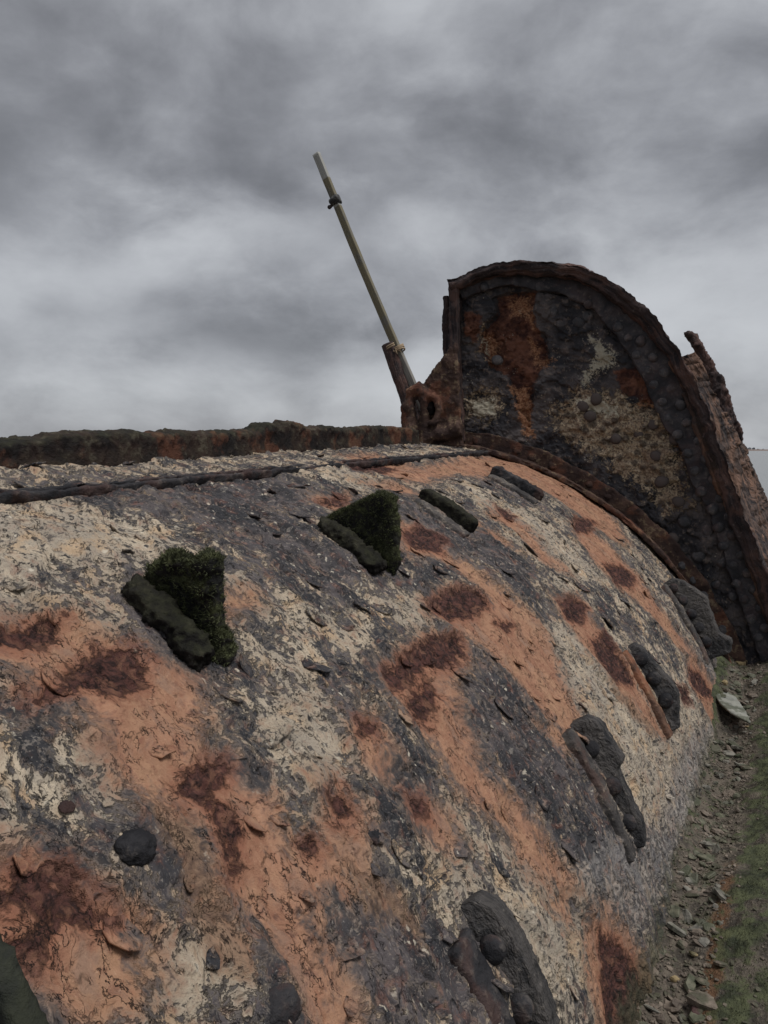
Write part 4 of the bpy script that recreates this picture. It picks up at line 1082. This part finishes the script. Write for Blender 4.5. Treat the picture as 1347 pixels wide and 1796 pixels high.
def shell_disp(p, a, q):
    g = np.stack([a * 2.0, q * 11.0, a * 0], -1)
    f = fbm(g, 1.0, 4, 0.6)
    lay = fbm(p, (3.0, 3.0, 1.6), 3, 0.5, 50.0)
    return 0.016 * f + 0.022 * sstep(lay, 0.0, 0.05) + 0.018 * sstep(lay, 0.28, 0.32) + 0.006 * fbm(p, 25, 3, 0.6)
part(loft('shell_plate', loop, shell_disp, M_SHELL), BULK)['label'] = 'torn orange and grey shell plating behind the rim'
# torn tongue standing up from the plating
dl = 0.62
tong = [wreck(*bk(u, v, dl)) for u, v in ((1203, 590), (1200, 584), (1212, 583), (1224, 592), (1232, 606), (1240, 622), (1252, 640), (1257, 655), (1268, 664), (1276, 690), (1284, 715), (1296, 745), (1304, 775), (1262, 770), (1240, 720), (1226, 680), (1229, 660), (1233, 646), (1230, 632), (1220, 614), (1210, 598))]
me = lump_mesh('torn_tongue', [prism(tong, nb_, 0.10)], 0.012, 0.016, 11.0, 0.6, 2)
n_ = len(me.vertices); co = np.empty(n_ * 3, np.float32); me.vertices.foreach_get('co', co); co = co.reshape(-1, 3)
add_attr(me, 'tp', np.stack([co[:, 2] * 1.0, co[:, 0] + co[:, 1], co[:, 1] * 0], -1))
part(obj('torn_tongue', me, M_RIM), BULK)['label'] = 'ragged tongue of torn plate sticking up'

# upright edge angle at the left of the bulkhead
def px_strip(name, pts, wpx, dl, depth, mat, amp, n=90, m=30, par=None):
    """upright bar traced in the bulkhead plane: centre line pixels, width in pixels"""
    pts = np.asarray(pts, float); d = np.concatenate([[0], np.cumsum(np.linalg.norm(np.diff(pts, axis=0), axis=1))]); x = np.linspace(0, d[-1], n)
    cu, cv = np.interp(x, d, pts[:, 0]), np.interp(x, d, pts[:, 1])
    c = np.array([bk(a, b_, dl) for a, b_ in zip(cu, cv)]); c2 = np.array([bk(a + 1, b_, dl) for a, b_ in zip(cu, cv)])
    pxm = np.linalg.norm(c2 - c, axis=1); w_ = np.interp(x, d, wpx) * pxm if hasattr(wpx, '__len__') else wpx * pxm
    q = rrect(1, 1, m, 0.4); cw = wreck(c[:, 0], c[:, 1], c[:, 2])
    sec = np.stack([cw + S * (q[k, 0] * w_)[:, None] - nb_ * (q[k, 1] * depth) for k in range(m)], 1)
    return part(loft(name, sec, lambda p, a, qq: amp * fbm(np.stack([a * 3, qq * 30, a * 0], -1), 1, 3, 0.6) + amp * 0.6 * fbm(p, 14, 3, 0.6, 8), mat), par or BULK)
px_strip('edge_angle', [(797, 497), (799, 600), (803, 700), (806, 775)], [19, 16, 15, 20], -0.05, 0.13, M_RIM, 0.012)
px_strip('edge_plate', [(784, 520), (781, 570), (786, 640), (792, 700)], [10, 13, 16, 16], 0.03, 0.05, M_RIM, 0.014)

# ---- lug with an eye beside the bulkhead
dl = -0.16
lug_out = [(748, 790), (744, 740), (740, 690), (748, 668), (758, 652), (772, 634), (786, 616), (800, 600), (806, 640), (806, 700), (812, 745), (814, 790)]
lobe = [(727, 786), (719, 750), (716, 715), (721, 690), (735, 680), (744, 692), (746, 720), (744, 750), (742, 786)]
eye = [wreck(*bk(755 + 7.5 * math.cos(a), 716 + 17 * math.sin(a), dl)) for a in np.linspace(0, 2 * math.pi, 20, endpoint=False)]
def lug_fill(bm):
    prism([wreck(*bk(u, v, dl + 0.05)) for u, v in lug_out], nb_, 0.07)(bm)
    tubef([wreck(*bk(u, v, dl)) for u, v in lobe], [.05, .052, .05, .045, .042, .04, .035, .035, .04])(bm)
    tubef([wreck(*bk(u, v, dl - 0.02)) for u, v in ((755, 692), (766, 702), (769, 718), (765, 738), (757, 746))], .024)(bm)
    tubef([wreck(*bk(u, v, dl)) for u, v in ((742, 772), (760, 764), (785, 760), (808, 752))], [.05, .045, .045, .05])(bm)
me = lump_mesh('eye_lug', [lug_fill], 0.009, 0.008, 14.0, 0.5, 5)
LUG = part(obj('eye_lug', me, M_LUG)); LUG['label'] = 'rounded rusty casting with an eye, beside the end plate'
me = lump_mesh('eye_shade_plug', [tubef([wreck(*bk(754, 706, dl - 0.002)), wreck(*bk(755, 716, dl - 0.006)), wreck(*bk(756, 728, dl - 0.002))], [.020, .030, .018])], 0.006, 0.002, 20, 0.5, 2)  # solid plug, painted black as the shade inside the hole
m_, t_, b_ = new_mat('painted_eye_shade'); b_.inputs['Base Color'].default_value = (0.012, 0.010, 0.010, 1); b_.inputs['Roughness'].default_value = 1.0; b_.inputs['Specular IOR Level'].default_value = 0.05
part(obj('eye_shade_plug', me, m_), LUG)

# ---- rusted pipe stump on the crest, and the lath lashed to it
lp = 4.62
def crest(u, v, l=lp): return wreck(*on_plane(u, v, l, SK))
st = [crest(u, v) for u, v in ((681, 603), (690, 630), (700, 660), (712, 692), (728, 735), (745, 782))]
def tube_secs(pts, radii, n, m=26, oval=1.0):
    pts = resample(np.array(pts), n); rd = np.interp(np.linspace(0, 1, n), np.linspace(0, 1, len(radii)), radii)
    dr = np.gradient(pts, axis=0); dr /= np.linalg.norm(dr, axis=1)[:, None]
    sx = np.cross(dr, A); sx /= np.linalg.norm(sx, axis=1)[:, None]; sy = np.cross(dr, sx)
    a = np.linspace(0, 2 * math.pi, m, endpoint=False)
    return np.stack([pts + (sx * math.cos(x) + sy * math.sin(x) * oval) * rd[:, None] for x in a], 1)
part(loft('pipe_stump', tube_secs(st, [.046, .047, .048, .048, .05, .055], 80), lambda p, a, q: 0.007 * fbm(np.stack([a * 6, q * 40, a * 0], -1), 1, 3, 0.6), M_RIM))['label'] = 'rusted pipe stump leaning on the crest beside the lath'

def wood_material():
    m, t, b = new_mat('weathered_lath_wood')
    P = t.attr('tp', 'Vector')
    n1 = t.noise(scaled(t, P, 5, 90), 1.0, 5, 0.6); n2 = t.noise(P, 9, 5, 0.6); n3 = t.noise(P, 70, 3)
    c = t.mix(t.step(n1, 0.35, 0.65), (0.15, 0.140, 0.125), (0.27, 0.255, 0.23))
    x = t.node('ShaderNodeSeparateXYZ', {0: P}).outputs[0]
    lich = t.m('MULTIPLY', t.step(x, 0.55, 0.75), t.step(t.m('ADD', n2, t.m('MULTIPLY', n3, 0.25)), 0.50, 0.62))
    c = t.mix(t.m('MULTIPLY', lich, 0.8), c, t.mix(n3, (0.10, 0.085, 0.045), (0.185, 0.155, 0.085)))
    drk = t.m('MULTIPLY', t.step(x, 0.5, 0.8), t.step(n2, 0.5, 0.42))
    c = t.mix(t.m('MULTIPLY', drk, 0.5), c, (0.075, 0.07, 0.05))
    xl = t.m('ADD', x, t.m('MULTIPLY', t.m('SUBTRACT', n3, 0.5), 0.02))
    pal = t.m('MAXIMUM', t.step(xl, 1.865, 1.875), t.m('MULTIPLY', t.step(xl, 1.665, 1.675), t.step(xl, 1.725, 1.715)))
    c = t.mix(t.m('MULTIPLY', pal, 0.8), c, t.mix(n1, (0.27, 0.27, 0.26), (0.40, 0.40, 0.385)))
    t.put(b.inputs['Base Color'], c); b.inputs['Roughness'].default_value = 0.85
    t.put(b.inputs['Normal'], t.bump(n1, 0.004, 0.7))
    return m
M_WOOD = wood_material()
p_bot, p_top = crest(766, 770), crest(555, 270)
pole_dir = (p_top - p_bot) / np.linalg.norm(p_top - p_bot)
LEN = float(np.linalg.norm(p_top - p_bot))
sx = np.cross(pole_dir, A); sx /= np.linalg.norm(sx); sy = np.cross(sx, pole_dir)
n = 140; u = np.linspace(0, 1, n)
q = rrect(0.050, 0.040, 24, 0.25)
bow = 0.012 * np.sin(u * math.pi)
sec = np.stack([p_bot + np.outer(u * LEN, pole_dir) + np.outer(bow, sx) + (sx * q[k, 0] + sy * q[k, 1]) * (1.0 - 0.06 * u)[:, None] for k in range(24)], 1)
POLE = loft('wooden_lath', sec, lambda p, a, qq: 0.0016 * fbm(np.stack([a * 4, qq * 60, a * 0], -1), 1, 3, 0.6), M_WOOD)
tag(POLE, 'long weathered wooden lath leaning up from the crest, lichen-spotted, pale tip', 'pole')
# clamp high on the lath
pc = p_bot + pole_dir * LEN * ((770 - 352) / 500.0)
M_CLAMP = crust_material('clamp_iron', (0.05, 0.05, 0.052), (0.11, 0.11, 0.105), (0.22, 0.21, 0.19), 0.5, 3.0)
me = lump_mesh('clamp', [tubef([pc - sx * 0.034 - sy * 0.03, pc + sx * 0.034 - sy * 0.03], 0.020), tubef([pc - pole_dir * 0.028, pc + pole_dir * 0.028], 0.036, 8)], 0.005, 0.003, 30, .5, 2)
CLAMP = part(obj('clamp', me, M_CLAMP), POLE)
sgn = -1.0 if (sx @ S) > 0 else 1.0
me = lump_mesh('clamp_bolt', [tubef([pc + sx * sgn * 0.01 - pole_dir * 0.008, pc + sx * sgn * 0.062 - pole_dir * 0.012], 0.011), ballf(pc + sx * sgn * 0.062 - pole_dir * 0.012, 0.015)], 0.004, 0.002, 30, .5, 1)
part(obj('clamp_bolt', me, M_RING), CLAMP)

# rope lashing round lath and stump
M_ROPE, t, b = new_mat('frayed_rope')
Pn = t.node('ShaderNodeNewGeometry').outputs['Position']
t.put(b.inputs['Base Color'], t.mix(t.noise(Pn, 160, 3), (0.26, 0.18, 0.11), (0.46, 0.36, 0.25))); b.inputs['Roughness'].default_value = 0.95
rc = crest(692, 611); rng = np.random.default_rng(3)
pr = p_bot + pole_dir * LEN * ((770 - 612) / 500.0)
mid_ = (rc + pr) / 2; half = np.linalg.norm(pr - rc) / 2
ax1 = (pr - rc) / (2 * half)
ax1 = ax1 - pole_dir * (ax1 @ pole_dir); ax1 /= np.linalg.norm(ax1); ax2 = np.cross(ax1, pole_dir)
bm = bmesh.new()
for turn in range(4):
    ang = np.linspace(0, 2 * math.pi, 25)
    pts = [pr + ax1 * (0.037 * math.cos(a)) + ax2 * (0.034 * math.sin(a)) + pole_dir * ((turn - 1.5) * 0.010 + 0.006 * math.sin(a + turn)) for a in ang]
    tubef(pts, 0.0055, 7)(bm)
for k in range(7):
    d0 = S * rng.uniform(0.3, 1) - T * rng.uniform(-.3, .9) - A * rng.uniform(0, .6); L_ = rng.uniform(0.02, 0.06)
    b0 = pr + ax1 * 0.03 * rng.uniform(-1, 1) - A * 0.028 + pole_dir * rng.uniform(-.012, .012)
    tubef([b0, b0 + d0 * L_ * 0.5 - T * 0.004, b0 + d0 * L_ - T * 0.015], [0.004, 0.003, 0.0015], 5)(bm)
for k in range(2):
    a = np.linspace(-0.4, 3.6, 16)
    pts = [rc + (ax1 * math.cos(x + 1.6) + ax2 * math.sin(x + 1.6)) * 0.056 + pole_dir * (0.012 * k + 0.01) for x in a]
    tubef(pts, 0.0055, 7)(bm)
me = bpy.data.meshes.new('rope_lashing'); bm.to_mesh(me); bm.free(); me.polygons.foreach_set('use_smooth', np.ones(len(me.polygons), bool))
tag(obj('rope_lashing', me, M_ROPE), 'frayed tan rope tying the wooden lath to the rusted stump', 'rope')

# ------------------------------------------------------------------ moss blades on the two mossy brackets
M_BLADE, t, b = new_mat('moss_blades')
rnd = t.noise(t.node('ShaderNodeNewGeometry').outputs['Position'], 60, 3)
t.put(b.inputs['Base Color'], t.mix(t.step(rnd, .3, .7), (0.026, 0.030, 0.013), (0.098, 0.108, 0.046))); b.inputs['Roughness'].default_value = 0.9
def blades_on(o, count, hgt, up_min, name, seed):
    me_ = o.data; me_.calc_loop_triangles(); rs = np.random.default_rng(seed)
    co = np.empty(len(me_.vertices) * 3, np.float32); me_.vertices.foreach_get('co', co); co = co.reshape(-1, 3)
    nn = np.empty(len(me_.vertices) * 3, np.float32); me_.vertices.foreach_get('normal', nn); nn = nn.reshape(-1, 3)
    ok = np.where((nn[:, 2] > up_min) | (nn @ A < -0.5) & (rs.random(len(nn)) < 0.5))[0]
    pick = rs.choice(ok, count); p = co[pick] + rs.normal(size=(count, 3)) * 0.002; nr = nn[pick] * 0.7 + rs.normal(size=(count, 3)) * 0.45 + np.array([0, 0, 0.35])
    nr /= np.linalg.norm(nr, axis=1)[:, None]; sd_ = np.cross(nr, rs.normal(size=(count, 3))); sd_ /= np.linalg.norm(sd_, axis=1)[:, None]
    L_ = hgt * rs.uniform(0.4, 1.2, (count, 1)); w_ = 0.0011
    v_ = np.stack([p - sd_ * w_, p + sd_ * w_, p + nr * L_], 1).reshape(-1, 3)
    return mesh_np(name, v_, np.arange(count * 3).reshape(-1, 3), False)
for (o, cnt, hg, sd0) in ((G1, 9000, 0.009, 1), (G2, 12000, 0.007, 2)):
    k_ = part(obj('moss', blades_on(o, cnt, hg, 0.15, 'moss', sd0), M_BLADE), o); k_['kind'] = 'stuff'

# ------------------------------------------------------------------ shale and rust flakes in the trough beside the hull
def stone_mesh(seed, thick=0.22):
    rs = np.random.default_rng(seed); n = rs.integers(6, 9)
    a = np.sort(rs.uniform(0, 2 * math.pi, n)) * 0.35 + np.linspace(0, 2 * math.pi, n, endpoint=False) * 0.65 + rs.uniform(0, 1)
    rr_ = rs.uniform(0.6, 1.0, n); asp = rs.uniform(0.5, 0.95)
    bm = bmesh.new(); rows = []
    for z, sc2 in ((-1, 0.85), (0.2, 1.0), (1, 0.80)):
        rows.append([bm.verts.new((math.cos(x) * y * sc2 * (1 + rs.normal() * .04), math.sin(x) * y * sc2 * asp * (1 + rs.normal() * .04), z * thick * (1 + rs.normal() * 0.18))) for x, y in zip(a, rr_)])
    for r0, r1 in zip(rows[:-1], rows[1:]):
        for k in range(n): bm.faces.new((r0[k], r0[(k + 1) % n], r1[(k + 1) % n], r1[k]))
    bm.faces.new(rows[0][::-1])
    c = bm.verts.new((rs.normal() * .1, rs.normal() * .1, thick * 1.15))
    for k in range(n): bm.faces.new((rows[-1][k], rows[-1][(k + 1) % n], c))
    bmesh.ops.recalc_face_normals(bm, faces=bm.faces)
    me_ = bpy.data.meshes.new('stone'); bm.to_mesh(me_); bm.free()
    return me_
def stone_material(name, c0, c1, sc_=30):
    m, t, b = new_mat(name); G = t.node('ShaderNodeNewGeometry').outputs['Position']
    n1 = t.noise(G, sc_, 5, 0.6); n2 = t.noise(G, 180, 3, .6)
    c = t.mix(t.step(n1, .35, .65), c0, c1)
    c = t.mix(t.m('MULTIPLY', t.step(t.noise(G, 12, 4), .48, .58), 0.7), c, (0.045, 0.052, 0.026))
    t.put(b.inputs['Base Color'], c); b.inputs['Roughness'].default_value = 0.75
    t.put(b.inputs['Normal'], t.bump(t.m('ADD', n1, t.m('MULTIPLY', n2, .4)), 0.006, 1.0))
    return m
M_ST = [stone_material('grey_shale', (0.085, 0.080, 0.068), (0.22, 0.205, 0.17)), stone_material('brown_shale', (0.090, 0.070, 0.055), (0.20, 0.16, 0.125)), stone_material('olive_shale', (0.062, 0.064, 0.042), (0.145, 0.140, 0.095))]
M_TAN = stone_material('tan_stone', (0.20, 0.145, 0.07), (0.34, 0.26, 0.14))
M_RED = stone_material('rust_red_stone', (0.035, 0.020, 0.02), (0.075, 0.036, 0.034))
STONES = [stone_mesh(100 + k, [0.16, 0.22, 0.12, 0.3][k % 4]) for k in range(12)]
for k, sm_ in enumerate(STONES): sm_.materials.append(M_ST[k % 3])
def trough_s(rs): return -0.345 + 0.20 * rs.beta(1.6, 1.8)
rs = np.random.default_rng(5)
for k in range(300):
    l_ = 1.25 + 3.4 * rs.random() ** 1.25; s_ = trough_s(rs)
    r0 = 0.013 + 0.026 * rs.random() ** 1.8 + (0.016 if k % 17 == 0 else 0)
    z_ = float(mud_height(np.array([s_]), np.array([l_]))[0])
    o = bpy.data.objects.new('stone', STONES[rs.integers(12)]); COL.objects.link(o); o.parent = ground
    o.location = tuple(ground_pt(np.array([s_]), np.array([l_]), np.array([z_ + r0 * 0.12]))[0])
    o.rotation_euler = (rs.normal() * 0.32, rs.normal() * 0.32, rs.uniform(0, 6.28)); o.scale = (r0, r0, r0)
    if k % 40 == 7:
        o.material_slots[0].link = 'OBJECT'; o.material_slots[0].material = M_TAN
# finer litter: one mass
vs_, fs_ = [], []
base_m = [(np.array([v.co[:] for v in sm_.vertices]), [tuple(p.vertices) for p in sm_.polygons]) for sm_ in STONES[:6]]
for k in range(3600):
    l_ = 1.2 + 3.8 * rs.random() ** 1.2; s_ = trough_s(rs) if rs.random() < 0.85 else rs.uniform(-0.34, 0.25)
    r0 = 0.004 + 0.008 * rs.random() ** 1.6
    z_ = 0.0
    vs_.append((s_, l_, r0, rs.integers(6), rs.uniform(0, 6.28), rs.normal() * 0.35, rs.normal() * 0.35))
zz_ = mud_height(np.array([q_[0] for q_ in vs_]), np.array([q_[1] for q_ in vs_]))
allv, allf, off_ = [], [], 0
for (s_, l_, r0, j, rz, rx, ry), z_ in zip(vs_, zz_):
    bv, bf = base_m[j]
    mt = np.array(Matrix.Rotation(rz, 3, 'Z') @ Matrix.Rotation(rx, 3, 'X') @ Matrix.Rotation(ry, 3, 'Y'))
    w_ = (bv * r0) @ mt.T + ground_pt(np.array([s_]), np.array([l_]), np.array([z_ + r0 * 0.15]))[0]
    allv.append(w_); allf += [tuple(i_ + off_ for i_ in f_) for f_ in bf]; off_ += len(bv)
me = bpy.data.meshes.new('gravel'); me.from_pydata(np.concatenate(allv).tolist(), [], allf)
grv = obj('gravel', me, M_ST[1], ground); grv['kind'] = 'stuff'

# moss tufts along the foot of the hull and on the bank
cnt = 26000
l_ = 1.2 + 4.2 * rs.random(cnt) ** 1.2; s_ = np.where(rs.random(cnt) < 0.3, -0.345 + 0.020 * rs.normal(size=cnt), -0.30 + 0.6 * rs.random(cnt) ** 0.8)
keep = pn(np.stack([s_ * 11, l_ * 8, l_ * 0], -1)) > 0.05
s_, l_ = s_[keep], l_[keep]; n = len(s_)
p = ground_pt(s_, l_, mud_height(s_, l_))
nr = rs.normal(size=(n, 3)) * 0.5 + np.array([0, 0, 0.8]); nr /= np.linalg.norm(nr, axis=1)[:, None]
sd_ = np.cross(nr, rs.normal(size=(n, 3))); sd_ /= np.linalg.norm(sd_, axis=1)[:, None]
L_ = 0.008 * rs.uniform(.4, 1.2, (n, 1))
mo_ = obj('ground_moss', mesh_np('ground_moss', np.stack([p - sd_ * .0016, p + sd_ * .0016, p + nr * L_], 1).reshape(-1, 3), np.arange(n * 3).reshape(-1, 3), False), M_BLADE, ground)
mo_['kind'] = 'stuff'

# the pieces one can single out
def ground_hit(u, v, z=0.0):
    d = pix_dir(u, v); k = (z - CAMZ) / d[2]; p = O + d * k; return p
def slab(name, outline_px, z, thick, tilt, mat, label, cat, amp=0.003):
    uc, vc = np.mean(outline_px, axis=0); zg = 0.0
    for _ in range(30):
        pc_ = ground_hit(uc, vc, zg + z); zg += 0.35 * (float(mud_height(np.array([pc_ @ S]), np.array([pc_ @ AH]))[0]) - zg)
    z = zg + z
    pts = np.array([ground_hit(u, v, z) for u, v in outline_px]); c = pts.mean(0)
    bm_pts = [p_ for p_ in pts]
    me_ = lump_mesh(name, [prism(bm_pts, np.array([0, 0, 1.0]), thick)], 0.006, amp, 22, 0.5, 2)
    rot = Matrix.Translation(Vector(tuple(c))) @ Matrix.Rotation(tilt[0], 4, Vector(tuple(A))) @ Matrix.Rotation(tilt[1], 4, Vector(tuple(S))) @ Matrix.Translation(-Vector(tuple(c)))
    me_.transform(rot)
    return tag(obj(name, me_, mat), label, cat)
M_SLATE = stone_material('pale_green_grey_slate', (0.17, 0.175, 0.155), (0.27, 0.27, 0.235), 14)
slab('slate_slab', [(1250, 1214), (1268, 1212), (1290, 1222), (1308, 1240), (1318, 1260), (1305, 1257), (1280, 1249), (1262, 1238), (1252, 1226)], 0.055, 0.014, (rad(14), 0.0), M_SLATE, 'pale grey-green slab of slate leaning on the hull foot', 'stone')
slab('tan_stone', [(1289, 1163), (1297, 1155), (1310, 1152), (1316, 1157), (1308, 1165), (1294, 1167)], 0.008, 0.028, (0, 0), M_TAN, 'small tan stone on the mud below the end plate', 'stone')
slab('rust_lump', [(1212, 1758), (1222, 1752), (1234, 1758), (1236, 1776), (1226, 1786), (1212, 1780)], 0.0, 0.02, (0, 0), M_RED, 'dark red lump of rust lying among the shale', 'rust lump')
slab('red_rust_ridge', [(1290, 1128), (1320, 1112), (1350, 1104), (1380, 1108), (1352, 1122), (1316, 1132), (1300, 1136)], 0.015, 0.05, (0, 0), M_RED, 'dark red fallen strip of rusted iron at the foot of the end plate', 'scrap iron', 0.008)
